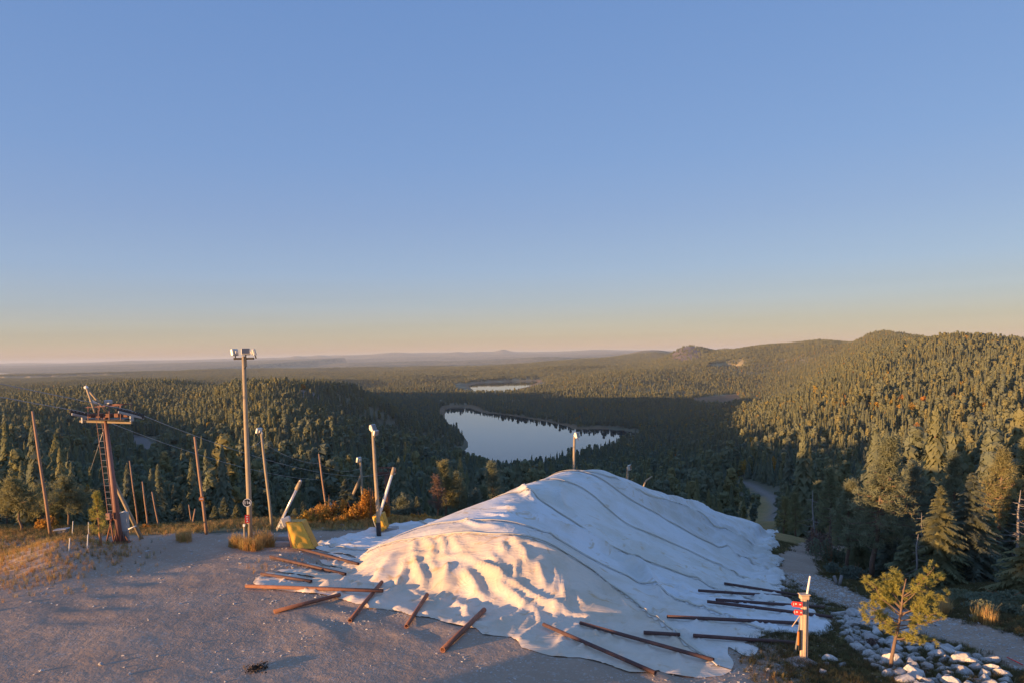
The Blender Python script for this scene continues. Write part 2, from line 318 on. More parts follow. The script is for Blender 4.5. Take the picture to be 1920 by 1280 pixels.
def _creases():
    """all folds on the finest grid as extra height of what lies under the cloth"""
    X, Y = np.meshgrid(CX0 + CG * np.arange(CNX), CY0 + CG * np.arange(CNY), indexing='ij'); E = np.zeros(X.shape)
    X = X + .10 * fbm(X / .8, Y / .8, 401, 2); Y = Y + .10 * fbm(X / .8, Y / .8, 407, 2)
    def add(pts, h, w):
        pts = np.array(pts); m = w * 4; i0, j0 = ((pts.min(0) - m - [CX0, CY0]) / CG).astype(int); i1, j1 = ((pts.max(0) + m - [CX0, CY0]) / CG).astype(int) + 1
        i0, j0, i1, j1 = max(i0, 0), max(j0, 0), min(i1, CNX), min(j1, CNY)
        if i1 <= i0 or j1 <= j0: return
        x, y = X[i0:i1, j0:j1], Y[i0:i1, j0:j1]; best = np.full(x.shape, 1e9); tt = np.zeros(x.shape); L = 0; seg = np.linalg.norm(np.diff(pts, axis=0), axis=1); tot = seg.sum()
        for k in range(len(pts) - 1):
            dx, dy = pts[k + 1] - pts[k]; t = np.clip(((x - pts[k, 0]) * dx + (y - pts[k, 1]) * dy) / (dx * dx + dy * dy + 1e-9), 0, 1)
            d = np.hypot(x - pts[k, 0] - t * dx, y - pts[k, 1] - t * dy); mk = d < best; best = np.where(mk, d, best); tt = np.where(mk, (L + t * seg[k]) / tot, tt); L += seg[k]
        tap = np.sqrt(np.clip(np.minimum(tt, 1 - tt) * 4, 0, 1)); v = h * tap * (np.exp(-best / w) - .25 * np.exp(-((best - 2 * w) / w) ** 2)); E[i0:i1, j0:j1] += v
    for px_, h, w in CREASE_PX:
        h *= .62 if w < .35 else 1.0; w *= .55 if w < .35 else .75
        q = [hit(a, b, pile_h) for a, b in px_]; q = [c[:2] for c in q if c is not None]
        if len(q) > 1: add(q, h, w)
    EA = E.copy(); rng = np.random.default_rng(23); n = 0; c0 = np.array([5.0, 40.0])
    while n < 620:                                                   # small crumples in the skirts
        x, y = rng.uniform(-13, 27), rng.uniform(21, 74)
        if not bool(in_poly(x, y, HEM)): continue
        dI = float(poly_dist(x, y, PILE_FOOT)); inside_ = bool(in_poly(x, y, PILE_FOOT))
        if inside_ and dI > .9: continue
        n += 1; d = np.array([x, y]) - c0; a = math.atan2(d[1], d[0]) + rng.normal() * (.28 if rng.random() < .8 else 1.2); L = rng.uniform(.9, 4.2); q = np.array([x, y]); e = np.array([math.cos(a), math.sin(a)]); o = np.array([-e[1], e[0]]) * rng.normal() * .12 * L
        add([q - e * L / 2, q + o, q + e * L / 2], rng.uniform(.03, .10) * (1.4 if x > 9 else 1) * (.7 if inside_ else 1), rng.uniform(.06, .14))
    return E, EA
def relax(P, floor_, cg, its, excess, bend, grav, st=2, kb=.5):
    nx, ny = P.shape[:2]; cons = []
    for di, dj in ((1, 0), (0, 1), (1, 1), (1, -1)):
        a = (slice(0, nx - di), slice(max(0, -dj), ny - max(0, dj))); b = (slice(di, nx), slice(max(0, dj), ny + min(0, dj)))
        d = P[b] - P[a]; L0 = np.sqrt((d ** 2).sum(-1)); h = np.array([di, dj]) / math.hypot(di, dj)
        cons.append((a, b, (L0 * (1 + excess(a, h))).astype(np.float32), 1.0))
    for di, dj in ((st, 0), (0, st)):
        a = (slice(0, nx - di), slice(0, ny - dj)); b = (slice(di, nx), slice(dj, ny))
        d = P[b] - P[a]; L0 = np.sqrt((d ** 2).sum(-1))
        cons.append((a, b, (L0 * bend).astype(np.float32), kb))
    XY = P[..., :2].astype(np.float32).copy(); P = P.astype(np.float32); fl = floor_.astype(np.float32); V = np.zeros_like(P)
    for it in range(its):
        P0 = P.copy(); V *= 0.92; V[..., 2] -= grav; P += V
        for sub in range(2):
            D = np.zeros_like(P)
            for a, b, L, k in cons:
                d = P[b] - P[a]; l = np.sqrt((d * d).sum(-1)) + 1e-9
                if k < 1: c = (np.minimum(l - L, 0) * 0.5 * k / l)[..., None] * d
                else: c = ((l - L) * 0.5 / l)[..., None] * d
                D[a] += c; D[b] -= c
            P += D / 4.0
        P[..., :2] += (XY - P[..., :2]) * .04
        P[..., 2] = np.maximum(P[..., 2], fl)
        P[0] = P0[0]; P[-1] = P0[-1]; P[:, 0] = P0[:, 0]; P[:, -1] = P0[:, -1]
        V = P - P0
    return P
def settle():
    global EE_
    EE, EA = _creases(); EE_ = EE
    def fields(cg, nx, ny):
        X, Y = np.meshgrid(CX0 + cg * np.arange(nx), CY0 + cg * np.arange(ny), indexing='ij')
        G = ground(X, Y); B = pile_h(X, Y); k = max(1, int(round(0.5 / cg)) ** 2)
        for _ in range(min(k, 12)):
            B[1:-1, 1:-1] = (B[1:-1, 1:-1] * 4 + B[:-2, 1:-1] + B[2:, 1:-1] + B[1:-1, :-2] + B[1:-1, 2:]) / 8
        B = np.maximum(B, 0); fl = G + np.maximum(B + (EE if nx == CNX else EE[::3, ::3][:nx, :ny] if EE[::3, ::3].shape == (nx, ny) else _up(EE, nx, ny)), 0) + 0.015
        gx, gy = np.gradient(B, cg); gm = np.hypot(gx, gy) + 1e-6; sl = smooth(0.06, 0.25, gm)
        ins = in_poly(X, Y, PILE_FOOT); df = poly_dist(X, Y, PILE_FOOT); hem = np.where(ins, 1 - smooth(0, 1.0, df), 1.0)
        patch = smooth(-0.4, 0.5, fbm(X / 3.0, Y / 3.0, 77, 2)); right = smooth(2, 8, X + (Y - 28) * -.05) * smooth(28, 36, Y)
        return X, Y, fl, gx / gm, gy / gm, sl, hem, patch, right
    cg = CG * 3; nx, ny = CNX // 3 + 1, CNY // 3 + 1
    X, Y, fl, ux, uy, sl, hem, patch, right = fields(cg, nx, ny)
    P = np.stack([X, Y, fl + 0.03 * np.abs(fbm(X / 1.6, Y / 1.6, 71, 3))], -1)
    P0 = np.stack([X, Y, fl], -1)
    def ex(a, h):
        al = np.abs(ux[a] * h[0] + uy[a] * h[1]) ** 2 * sl[a]
        return 0.003 + (0.012 * (1 - al) * sl[a] * (.35 + patch[a]) + 0.006 * (1 - sl[a])) * (1 - hem[a]) * (1 - .45 * right[a]) + hem[a] * (0.016 + .02 * patch[a] + 0.035 * right[a])
    Q = relax(P, fl, cg, SETTLE_IT, ex, 1.003, .0016)
    P = _up(Q, (nx - 1) * 3 + 1, (ny - 1) * 3 + 1)[:CNX, :CNY]
    X, Y, fl, ux, uy, sl, hem, patch, right = fields(CG, CNX, CNY)
    # back onto the fine floor where the coarse one cut the corner
    P[..., 2] = np.maximum(P[..., 2], np.minimum(fl, P[..., 2] + .3)) + 0.02 * np.abs(fbm(X / .5, Y / .5, 73, 2))
    def ex2(a, h):
        al = np.abs(ux[a] * h[0] + uy[a] * h[1]) ** 2 * sl[a]
        return 0.002 + 0.007 * (1 - al) * (.3 + patch[a]) * (1 - hem[a]) + hem[a] * 0.014 * (.3 + patch[a])
    P = relax(P, fl, CG, SETTLE_IT // 5, ex2, 1.0, .0006, 3, .5)
    P[..., 2] +=   .6 * np.maximum(EA, 0) + .25 * np.maximum(EE - EA, 0)
    return P
def snap_to(x, y, poly):
    bx, by = x.copy(), y.copy(); best = np.full(x.shape, 1e18); n = len(poly)
    for i in range(n):
        x1, y1 = poly[i][:2]; x2, y2 = poly[(i + 1) % n][:2]; dx, dy = x2 - x1, y2 - y1
        t = np.clip(((x - x1) * dx + (y - y1) * dy) / (dx * dx + dy * dy + 1e-12), 0, 1)
        qx, qy = x1 + t * dx, y1 + t * dy; d = (x - qx) ** 2 + (y - qy) ** 2; m = d < best
        best = np.where(m, d, best); bx = np.where(m, qx, bx); by = np.where(m, qy, by)
    return bx, by, np.sqrt(best)
# ------------------------------------------------------------------ material helpers
class NT:
    def __init__(s, name):
        s.m = bpy.data.materials.new(name); s.m.use_nodes = True; s.t = s.m.node_tree
        for n in list(s.t.nodes): s.t.nodes.remove(n)
        s.out = s.t.nodes.new('ShaderNodeOutputMaterial'); s.b = s.t.nodes.new('ShaderNodeBsdfPrincipled')
        s.t.links.new(s.b.outputs[0], s.out.inputs[0])
    def n(s, kind, **kw):
        nd = s.t.nodes.new('ShaderNode' + kind)
        for k, v in kw.items(): setattr(nd, k, v)
        return nd
    def l(s, a, b): s.t.links.new(a, b)
    def noise(s, vec, scale, detail=4, rough=.55, dist=0, out='Fac'):
        nd = s.n('TexNoise'); nd.inputs['Scale'].default_value = scale; nd.inputs['Detail'].default_value = detail
        nd.inputs['Roughness'].default_value = rough; nd.inputs['Distortion'].default_value = dist
        if vec is not None: s.l(vec, nd.inputs['Vector'])
        return nd.outputs[out]
    def ramp(s, fac, stops, interp='LINEAR'):
        nd = s.n('ValToRGB'); cr = nd.color_ramp; cr.interpolation = interp
        while len(cr.elements) < len(stops): cr.elements.new(.5)
        for e, (p, c) in zip(cr.elements, stops):
            e.position = p; e.color = (c, c, c, 1) if isinstance(c, (int, float)) else (*c, 1)
        s.l(fac, nd.inputs[0]); return nd.outputs[0]
    def mix(s, fac, a, b, mode='MIX'):
        nd = s.n('Mix', data_type='RGBA', blend_type=mode)
        for v, i in ((fac, 0), (a, 6), (b, 7)):
            if isinstance(v, (int, float)): nd.inputs[i].default_value = v if i == 0 else (v, v, v, 1)
            elif isinstance(v, tuple): nd.inputs[i].default_value = (*v, 1)
            else: s.l(v, nd.inputs[i])
        return nd.outputs[2]
    def math(s, op, a, b=0.0):
        nd = s.n('Math', operation=op)
        for v, i in ((a, 0), (b, 1)):
            if isinstance(v, (int, float)): nd.inputs[i].default_value = v
            else: s.l(v, nd.inputs[i])
        return nd.outputs[0]
    def bump(s, h, strength, dist):
        nd = s.n('Bump'); nd.inputs['Strength'].default_value = strength; nd.inputs['Distance'].default_value = dist
        s.l(h, nd.inputs['Height']); s.l(nd.outputs[0], s.b.inputs['Normal']); return nd
    def set(s, **kw):
        for k, v in kw.items():
            i = s.b.inputs[k.replace('_', ' ')]
            if isinstance(v, tuple): i.default_value = (*v, 1)
            elif isinstance(v, (int, float)): i.default_value = v
            else: s.l(v, i)
        return s.m

def plain(name, col, rough=.6, metal=0.0, var=.25, scale=6, bump=.0, spec=.4):
    m = NT(name); tc = m.n('TexCoord').outputs['Object']; f = m.noise(tc, scale, 5)
    c = m.mix(f, tuple(x * (1 - var) for x in col), tuple(min(x * (1 + var), 1) for x in col))
    if bump: m.bump(m.noise(tc, scale * 6, 4), bump, .02)
    m.set(Base_Color=c, Roughness=rough, Metallic=metal, Specular_IOR_Level=spec)
    return m.m

# ------------------------------------------------------------------ mesh helpers
def mesh_of(name, V, F, mat=None, smooth_=False, attrs=None):
    V = np.asarray(V, np.float32); me = bpy.data.meshes.new(name)
    if isinstance(F, np.ndarray):
        k = F.shape[1]; me.vertices.add(len(V)); me.vertices.foreach_set('co', V.ravel())
        me.loops.add(F.size); me.loops.foreach_set('vertex_index', F.astype(np.int32).ravel())
        me.polygons.add(len(F)); me.polygons.foreach_set('loop_start', (np.arange(len(F)) * k).astype(np.int32))
        me.update(calc_edges=True); me.validate()
    else:
        me.from_pydata([tuple(map(float, v)) for v in V], [], F); me.update()
    if smooth_: me.polygons.foreach_set('use_smooth', [True] * len(me.polygons))
    for an, arr in (attrs or {}).items():
        at_ = me.color_attributes.new(an, 'FLOAT_COLOR', 'POINT')
        c = np.ones((len(V), 4), np.float32); c[:, :arr.shape[1]] = arr; at_.data.foreach_set('color', c.ravel())
    if mat:
        for mm in (mat if isinstance(mat, (list, tuple)) else [mat]): me.materials.append(mm)
    return me

def link(name, me, parent=None, loc=None, label=None, cat=None, group=None, kind=None):
    o = bpy.data.objects.new(name, me); ROOT.objects.link(o)
    if parent: o.parent = parent
    if loc is not None: o.location = loc
    tag(o, label, cat, group, kind); return o

def tag(o, label=None, cat=None, group=None, kind=None):
    if label: o['label'] = label
    if cat: o['category'] = cat
    if group: o['group'] = group
    if kind: o['kind'] = kind
    return o

class MB:                                       # collects shapes, builds one mesh
    def __init__(s): s.v = []; s.f = []; s.mi = []
    def add(s, v, f, mi=0):
        o = len(s.v); s.v += [tuple(map(float, q)) for q in v]; s.f += [tuple(i + o for i in q) for q in f]; s.mi += [mi] * len(f)
    def tube(s, pts, rad, n=10, cap=True, mi=0, hollow=0):
        pts = [np.array(p, float) for p in pts]; m = len(pts)
        if not hasattr(rad, '__len__'): rad = [rad] * m
        rings = []; ref = None
        for i in range(m):
            d = pts[min(i + 1, m - 1)] - pts[max(i - 1, 0)]; d /= np.linalg.norm(d) + 1e-9
            if ref is None: ref = np.array([0, 0, 1.0]) if abs(d[2]) < .9 else np.array([1.0, 0, 0])
            a = np.cross(d, ref); a /= np.linalg.norm(a) + 1e-9; b = np.cross(d, a); ref = -b if abs(np.dot(b, ref)) > .2 else ref
            rings.append([pts[i] + rad[i] * (a * math.cos(2 * math.pi * k / n) + b * math.sin(2 * math.pi * k / n)) for k in range(n)])
        v = [q for r in rings for q in r]; f = []
        for i in range(m - 1):
            for k in range(n):
                f.append((i * n + k, i * n + (k + 1) % n, (i + 1) * n + (k + 1) % n, (i + 1) * n + k))
        if hollow:
            v2 = []; inner = []
            for i in (0, m - 1):
                c = pts[i]
                inner.append([c + (q - c) * hollow for q in rings[i]])
            o = len(v); v += inner[0] + inner[1]
            for k in range(n):
                k1 = (k + 1) % n
                f.append((k1, k, o + k, o + k1)); f.append(((m - 1) * n + k, (m - 1) * n + k1, o + n + k1, o + n + k))
                f.append((o + k, o + n + k, o + n + k1, o + k1))
        elif cap:
            f.append(tuple(range(n - 1, -1, -1))); f.append(tuple((m - 1) * n + k for k in range(n)))
        s.add(v, f, mi); return s
    def box(s, c, size, ax=None, ay=None, mi=0, bev=0.0):
        c = np.array(c, float); sx, sy, sz = [q / 2 for q in size]
        ax = np.array(ax if ax is not None else (1, 0, 0), float); ax /= np.linalg.norm(ax)
        ay = np.array(ay if ay is not None else (0, 1, 0), float); ay = ay - ax * ay.dot(ax); ay /= np.linalg.norm(ay); az = np.cross(ax, ay)
        if bev > 0:
            v = []
            for i in (-1, 1):
                for j in (-1, 1):
                    for k in (-1, 1):
                        for w in range(3):
                            q = [sx - bev, sy - bev, sz - bev]; q[w] += bev; v.append(c + ax * i * q[0] + ay * j * q[1] + az * k * q[2])
            bm = bmesh.new(); vs = [bm.verts.new(q) for q in v]; bmesh.ops.convex_hull(bm, input=vs); bm.verts.index_update()
            s.add([q.co[:] for q in bm.verts], [tuple(w.index for w in g.verts) for g in bm.faces], mi); bm.free(); return s
        v = [c + ax * i * sx + ay * j * sy + az * k * sz for i in (-1, 1) for j in (-1, 1) for k in (-1, 1)]
        s.add(v, [(0, 1, 3, 2), (4, 6, 7, 5), (0, 4, 5, 1), (2, 3, 7, 6), (0, 2, 6, 4), (1, 5, 7, 3)], mi); return s
    def mesh(s, name, mat, smooth_=False):
        me = mesh_of(name, s.v, s.f, mat, smooth_)
        if any(s.mi): me.polygons.foreach_set('material_index', s.mi)
        return me
    def build(s, name, mat, parent=None, smooth_=False, **kw):
        me = s.mesh(name, mat, smooth_)
        if parent is not None:
            o = link(name, me, parent, **kw); o.matrix_parent_inverse = Matrix.Identity(4)
            L = parent_loc(parent)
            me.transform(Matrix.Translation(-Vector(L)))
            return o
        return link(name, me, **kw)
def parent_loc(o):
    L = Vector((0, 0, 0))
    while o is not None: L = L + o.location; o = o.parent
    return L
def thing(name, label, cat, loc, group=None):
    o = bpy.data.objects.new(name, None); ROOT.objects.link(o); o.location = tuple(map(float, loc)); o.empty_display_size = .3
    return tag(o, label, cat, group)
# ------------------------------------------------------------------ ground sheet, fine close to the camera, coarse at the horizon
def img_mask(pr, front, Y, y0, y1, poly, soft=0):
    m = in_poly(pr[..., 0], pr[..., 1], poly) & front & (Y > y0) & (Y < y1)
    return m.astype(float)
PATH_PX = [(1990,1250),(1840,1195),(1700,1160),(1600,1130),(1530,1095),(1495,1070),(1500,1045),(1535,1025),(1590,1012)]
_pl = [hit(a, b) for a, b in PATH_PX]; PATH = [(q[0], q[1]) for q in _pl]
ROAD_POLY = [(1372,902),(1400,905),(1440,925),(1462,950),(1470,985),(1400,990),(1392,960),(1408,940),(1385,920)]
ROAD_PX = [(1388,903),(1415,912),(1446,930),(1460,950),(1452,975)]
ROAD = [tuple(hit(a, b)[:2]) for a, b in ROAD_PX]
CLEAR_POLY = [(244,812),(268,818),(292,832),(300,850),(272,850),(262,835),(246,826)]
BOG_POLY = [(1300,746),(1380,738),(1392,748),(1370,760),(1330,762),(1302,756)]
SCREE_POLY = [(500,905),(530,905),(560,925),(590,935),(600,960),(560,960),(530,935),(505,920)]
SCREE2 = [(540,725),(590,735),(610,752),(560,745)]
CLIFF = [(1262,660),(1285,648),(1312,650),(1318,672),(1280,680),(1258,676)]
def zones(x, y, z):
    P = np.stack([x, y, z], -1); r = np.hypot(x, y)
    front = y > 2; Pf = P.copy(); Pf[..., 1] = np.where(front, P[..., 1], 5.0)
    pr = project(Pf)
    px, py = pr[..., 0], pr[..., 1]
    n1 = fbm(x / 5.0, y / 5.0, 41, 4); n2 = fbm(x / 1.5, y / 1.5, 43, 3)
    # gravel yard on the summit
    edge = 40.5 + 2.0 * n1
    gravel = (1 - smooth(edge - 3.0, edge, r * np.cos(np.clip(np.arctan2(x, y), -.8, .8)))) * (r < 60)
    # golden grass along the left edge, the brow and right of the covered pile
    lf = smooth(-19.5, -23.5, x + 1.2 * n1 + (y - 34) * .25) * smooth(28, 34, y) * smooth(-.35, .15, n1)
    bank = np.exp(-(((x + 20.5) / 3.4) ** 2 + ((y - 31.5) / 3.6) ** 2)) * 1.3
    brow = smooth(36.5, 39.5, y + 1.6 * n1 - 0.1 * np.abs(x + 12))
    mid = smooth(-.05, .5, n1) * 0.55 * smooth(26, 33, y)
    grass = np.clip(np.maximum.reduce([lf, bank, brow, mid]), 0, 1)
    rt = smooth(6.0, 9.5, x + .8 * n1 + (22 - y) * .25) * (y > 14)
    grass = np.maximum(grass, rt * 0.85) * (r < 300)
    pd = poly_dist(x, y, PATH, closed=False)
    path = (1 - smooth(.95, 1.7, pd + .45 * n2)) * (y > 14) * (r < 130)
    stony = np.exp(-(poly_dist(x, y, HEM_COARSE) / 1.5) ** 2) * (.45 + .55 * smooth(-.2, .4, n2)) * smooth(10, 13, x + 0.0 * y) * (r < 90) * (1 - .6 * smooth(40, 50, y))
    gr = np.maximum(path, stony)
    grass = grass * (1 - gr); gravel = np.maximum(gravel * (1 - .75 * rt), gr)
    verge = img_mask(pr, front, y, 150, 380, ROAD_POLY); grass = np.maximum(grass, verge * .55 * smooth(-.5, .3, fbm(x / 9, y / 9, 61, 3)))
    road = np.maximum(np.exp(-(poly_dist(x, y, ROAD, closed=False) / 2.6) ** 2) * (y > 100) * (y < 420), img_mask(pr, front, y, 350, 1000, CLEAR_POLY))
    rock = np.maximum(img_mask(pr, front, y, 120, 500, SCREE_POLY), img_mask(pr, front, y, 600, 1700, SCREE2))
    rock = np.maximum(rock, img_mask(pr, front, y, 4200, 7500, CLIFF))
    bog = img_mask(pr, front, y, 1500, 3600, BOG_POLY)
    shore = np.zeros_like(z)
    for poly, lz in LAKES[:2]:
        d = poly_dist(x, y, poly); shore = np.maximum(shore, (1 - smooth(8, 26, d)) * (y > 1400) * (r > 300))
    return dict(px=px, py=py, gravel=gravel, grass=grass, road=road, rock=rock, bog=np.maximum(bog, shore * .8))

def build_ground():
    r1 = np.exp(np.arange(math.log(3.0), math.log(16), .05)); r2 = np.exp(np.arange(math.log(16), math.log(75), .0058))
    r3 = np.exp(np.arange(math.log(75), math.log(500), .014)); r4 = np.exp(np.arange(math.log(500), math.log(48000), .0155))
    R = np.concatenate([r1, r2, r3, r4, [48000]])
    A = np.concatenate([np.radians(np.arange(-180, -46, 4.0)), np.radians(np.arange(-46, 46, 0.125)), np.radians(np.arange(46, 180.1, 4.0))])
    AA, RR = np.meshgrid(A, R, indexing='ij'); X = RR * np.sin(AA); Y = RR * np.cos(AA)
    Z = ground(X, Y)
    zo = zones(X, Y, Z)
    nA, nR = X.shape
    V = np.stack([X, Y, Z], -1).reshape(-1, 3)
    i, j = np.meshgrid(np.arange(nA - 1), np.arange(nR - 1), indexing='ij'); a = (i * nR + j).ravel()
    F = np.stack([a, a + nR, a + nR + 1, a + 1], -1)[:, ::-1]
    # closing disc right below the camera mast
    k0 = len(V); V = np.vstack([V, [[0, 0, float(ground(0.01, 0.01))]]])
    za = np.stack([zo['gravel'], zo['grass'], zo['rock']], -1).reshape(-1, 3); zb = np.stack([zo['road'], zo['bog'], zo['road'] * 0], -1).reshape(-1, 3)
    za = np.vstack([za, [[1, 0, 0]]]); zb = np.vstack([zb, [[0, 0, 0]]])
    tri = np.array([[q * nR, k0, (q + 1) * nR, (q + 1) * nR] for q in range(nA - 1)])
    me = mesh_of('ground', V, F, MAT_GROUND, True, {'za': za, 'zb': zb})
    o = link('ground', me, kind='structure')
    mb = MB(); mb.add([V[q * nR] for q in range(0, nA)] + [V[k0]], [(q, nA, q + 1) for q in range(nA - 1)])
    return o

g = NT('ground_material'); geo = g.n('NewGeometry').outputs['Position']
za = g.n('VertexColor', layer_name='za').outputs[0]; zb = g.n('VertexColor', layer_name='zb').outputs[0]
sa = g.n('SeparateColor'); g.l(za, sa.inputs[0]); sb = g.n('SeparateColor'); g.l(zb, sb.inputs[0])
nf = g.noise(geo, 3.0, 6, .65); nm = g.noise(geo, .55, 5, .6); nfar = g.noise(geo, .012, 6, .62); nvf = g.noise(geo, .0016, 5, .6)
pv = g.n('TexVoronoi'); pv.inputs['Scale'].default_value = 14; g.l(geo, pv.inputs['Vector'])
pv2 = g.n('TexVoronoi'); pv2.inputs['Scale'].default_value = 5; g.l(geo, pv2.inputs['Vector'])
peb = g.ramp(pv.outputs['Distance'], [(0, 1.0), (.28, .55), (.5, .35)])
pc = g.n('SeparateColor'); g.l(pv.outputs['Color'], pc.inputs[0])
gravel_c = g.mix(nm, (.40,.285,.205), (.56,.42,.315)); gravel_c = g.mix(g.ramp(pc.outputs[0], [(.80, 0.0), (1, .7)]), gravel_c, (.60,.54,.48))
gravel_c = g.mix(.40, gravel_c, g.mix(peb, (.19,.15,.12), gravel_c), 'MIX'); 
earth = g.ramp(g.noise(geo, .25, 5, .6), [(.45, 0.0), (.62, 1.0)]); gravel_c = g.mix(g.math('MULTIPLY', earth, .35), gravel_c, (.30,.205,.145))
st = g.n('Mapping'); g.l(geo, st.inputs[0]); st.inputs['Scale'].default_value = (1, 1, .3)
grass_c = g.mix(g.noise(st.outputs[0], 9, 6, .7), (.15,.105,.05), (.56,.36,.14)); grass_c = g.mix(g.ramp(nm, [(.42, 0.0), (.62, .75)]), grass_c, (.19,.18,.07))
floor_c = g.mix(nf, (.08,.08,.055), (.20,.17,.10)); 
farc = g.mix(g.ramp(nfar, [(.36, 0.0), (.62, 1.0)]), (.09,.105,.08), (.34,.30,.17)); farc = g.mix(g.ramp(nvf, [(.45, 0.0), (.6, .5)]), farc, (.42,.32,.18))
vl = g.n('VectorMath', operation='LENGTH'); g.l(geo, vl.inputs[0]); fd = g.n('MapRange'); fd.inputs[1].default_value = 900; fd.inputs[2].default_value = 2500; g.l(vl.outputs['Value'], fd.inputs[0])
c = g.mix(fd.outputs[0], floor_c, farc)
def soften(ch, k=.5): return g.ramp(g.math('ADD', ch, g.math('MULTIPLY', g.math('SUBTRACT', nf, .5), k)), [(.35, 0.0), (.62, 1.0)])
c = g.mix(soften(sa.outputs[1], .9), c, grass_c)
c = g.mix(soften(sa.outputs[0]), c, gravel_c)
c = g.mix(sa.outputs[2], c, g.mix(g.noise(geo, .35, 6, .7), (.12,.10,.09), (.30,.23,.19)))
c = g.mix(sb.outputs[0], c, g.mix(nm, (.17,.14,.12), (.30,.25,.21)))
c = g.mix(sb.outputs[1], c, g.mix(g.noise(geo, .02, 5), (.17,.10,.055), (.30,.19,.10)))
hh_ = g.math('ADD', g.math('MULTIPLY', peb, .22), g.math('ADD', g.math('MULTIPLY', nf, 1.0), g.math('MULTIPLY', g.noise(geo, 1.1, 4, .6), 1.6)))
g.bump(hh_, .75, .05)
MAT_GROUND = g.set(Base_Color=c, Roughness=.93, Specular_IOR_Level=.15)
ground_o = build_ground()

# ------------------------------------------------------------------ lakes
wt = NT('water_material'); wp = wt.n('NewGeometry').outputs['Position']
wt.bump(wt.noise(wp, .35, 3, .5), .012, .5)
MAT_WATER = wt.set(Base_Color=(.012,.022,.030), Roughness=.015, IOR=1.33, Specular_IOR_Level=.5)
for poly, lz in LAKES:
    ys = [p[1] for p in poly]; cx = sum(p[0] for p in poly) / len(poly); cy = sum(ys) / len(ys)
    k = 1.03
    link('lake', mesh_of('lake', [(cx + (p[0] - cx) * k, cy + (p[1] - cy) * k, lz) for p in poly], [tuple(range(len(poly)))], MAT_WATER), kind='structure')
# ------------------------------------------------------------------ white cover sheets over the stored snow
SEAMS_PX = [[(935,1002),(1030,1018),(1100,1060),(1170,1110),(1240,1166),(1300,1215)],
            [(900,975),(1000,990),(1080,1030),(1180,1080),(1270,1125),(1400,1170)],
            [(985,924),(1040,955),(1120,1010),(1200,1045),(1320,1092),(1470,1135)],
            [(1060,902),(1110,925),(1180,985),(1290,1030),(1390,1083),(1470,1100)],
            [(1108,888),(1180,935),(1270,985),(1360,1030),(1410,1055),(1470,1075)],
            [(1128,889),(1200,925),(1300,965),(1390,1005),(1450,1030)]]
def pile_only(x, y): return pile_h(x, y)
SEAMS = []
for s in SEAMS_PX:
    pts = [hit(a, b, pile_only) for a, b in s]; pts = [p[:2] for p in pts if p is not None]
    d0 = pts[0] - pts[1]; d0 /= np.linalg.norm(d0); d0 = d0 * .4 + np.array([-.84, .54]) * .6; d1 = pts[-1] - pts[-2]; d1 /= np.linalg.norm(d1)
    SEAMS.append([tuple(pts[0] + d0 * 16)] + [tuple(p) for p in pts] + [tuple(pts[-1] + d1 * 8)])
def side(x, y, line):                                   # + on the far side of the seam
    best = np.full(x.shape, 1e18); sg = np.zeros(x.shape)
    for i in range(len(line) - 1):
        x1, y1 = line[i]; x2, y2 = line[i + 1]; dx, dy = x2 - x1, y2 - y1
        t = np.clip(((x - x1) * dx + (y - y1) * dy) / (dx * dx + dy * dy), 0, 1)
        d = (x - x1 - t * dx) ** 2 + (y - y1 - t * dy) ** 2; c = dx * (y - y1) - dy * (x - x1)
        m = d < best - 1e-9; best = np.where(m, d, best); sg = np.where(m, np.sign(c), sg)
    return np.sqrt(best) * sg
P_CL = settle()
tm = NT('cover_cloth_material'); tp = tm.n('NewGeometry').outputs['Position']; rnd = tm.n('ObjectInfo').outputs['Random']
tcol = tm.mix(tm.ramp(tm.noise(tp, .45, 5, .6), [(.44, 0.0), (.60, .75)]), (.80,.795,.79), (.68,.64,.56))
tcol = tm.mix(tm.ramp(tm.noise(tp, 3.1, 6, .7), [(.55, 0.0), (.75, .45)]), tcol, (.62,.58,.52))
tcol = tm.mix(tm.ramp(tm.noise(tp, .8, 4, .6, 1.5), [(.585, 0.0), (.68, .75)]), tcol, (.62,.48,.30))
tcol = tm.mix(tm.math('MULTIPLY', rnd, .22), tcol, (.78,.72,.60))
mp_ = tm.n('Mapping'); tm.l(tp, mp_.inputs[0]); mp_.inputs['Rotation'].default_value = (0, 0, .57); mp_.inputs['Scale'].default_value = (.28, 1.1, .5)
rg_ = tm.noise(mp_.outputs[0], 1.5, 3, .5, .5); rg_ = tm.math('ABSOLUTE', tm.math('SUBTRACT', rg_, .5))
rg2 = tm.math('ABSOLUTE', tm.math('SUBTRACT', tm.noise(tp, 1.1, 2, .5, .9), .5))
tb = tm.math('SUBTRACT', 1.0, tm.math('ADD', tm.math('MULTIPLY', tm.math('POWER', rg_, .6), 1.3), tm.math('MULTIPLY', tm.math('POWER', rg2, .6), .6)))
tm.bump(tb, .42, .10)
MAT_CLOTH = tm.set(Base_Color=tcol, Roughness=.85, Specular_IOR_Level=.25)
def tint_sheet(name, col):
    m2 = MAT_CLOTH.copy(); m2.name = name; nt2 = m2.node_tree; pb_ = [n for n in nt2.nodes if n.type == 'BSDF_PRINCIPLED'][0]; src = pb_.inputs['Base Color'].links[0].from_socket
    mx_ = nt2.nodes.new('ShaderNodeMix'); mx_.data_type = 'RGBA'; mx_.blend_type = 'MULTIPLY'; mx_.inputs[0].default_value = 1; mx_.inputs[7].default_value = (*col, 1); nt2.links.new(src, mx_.inputs[6]); nt2.links.new(mx_.outputs[2], pb_.inputs['Base Color']); return m2
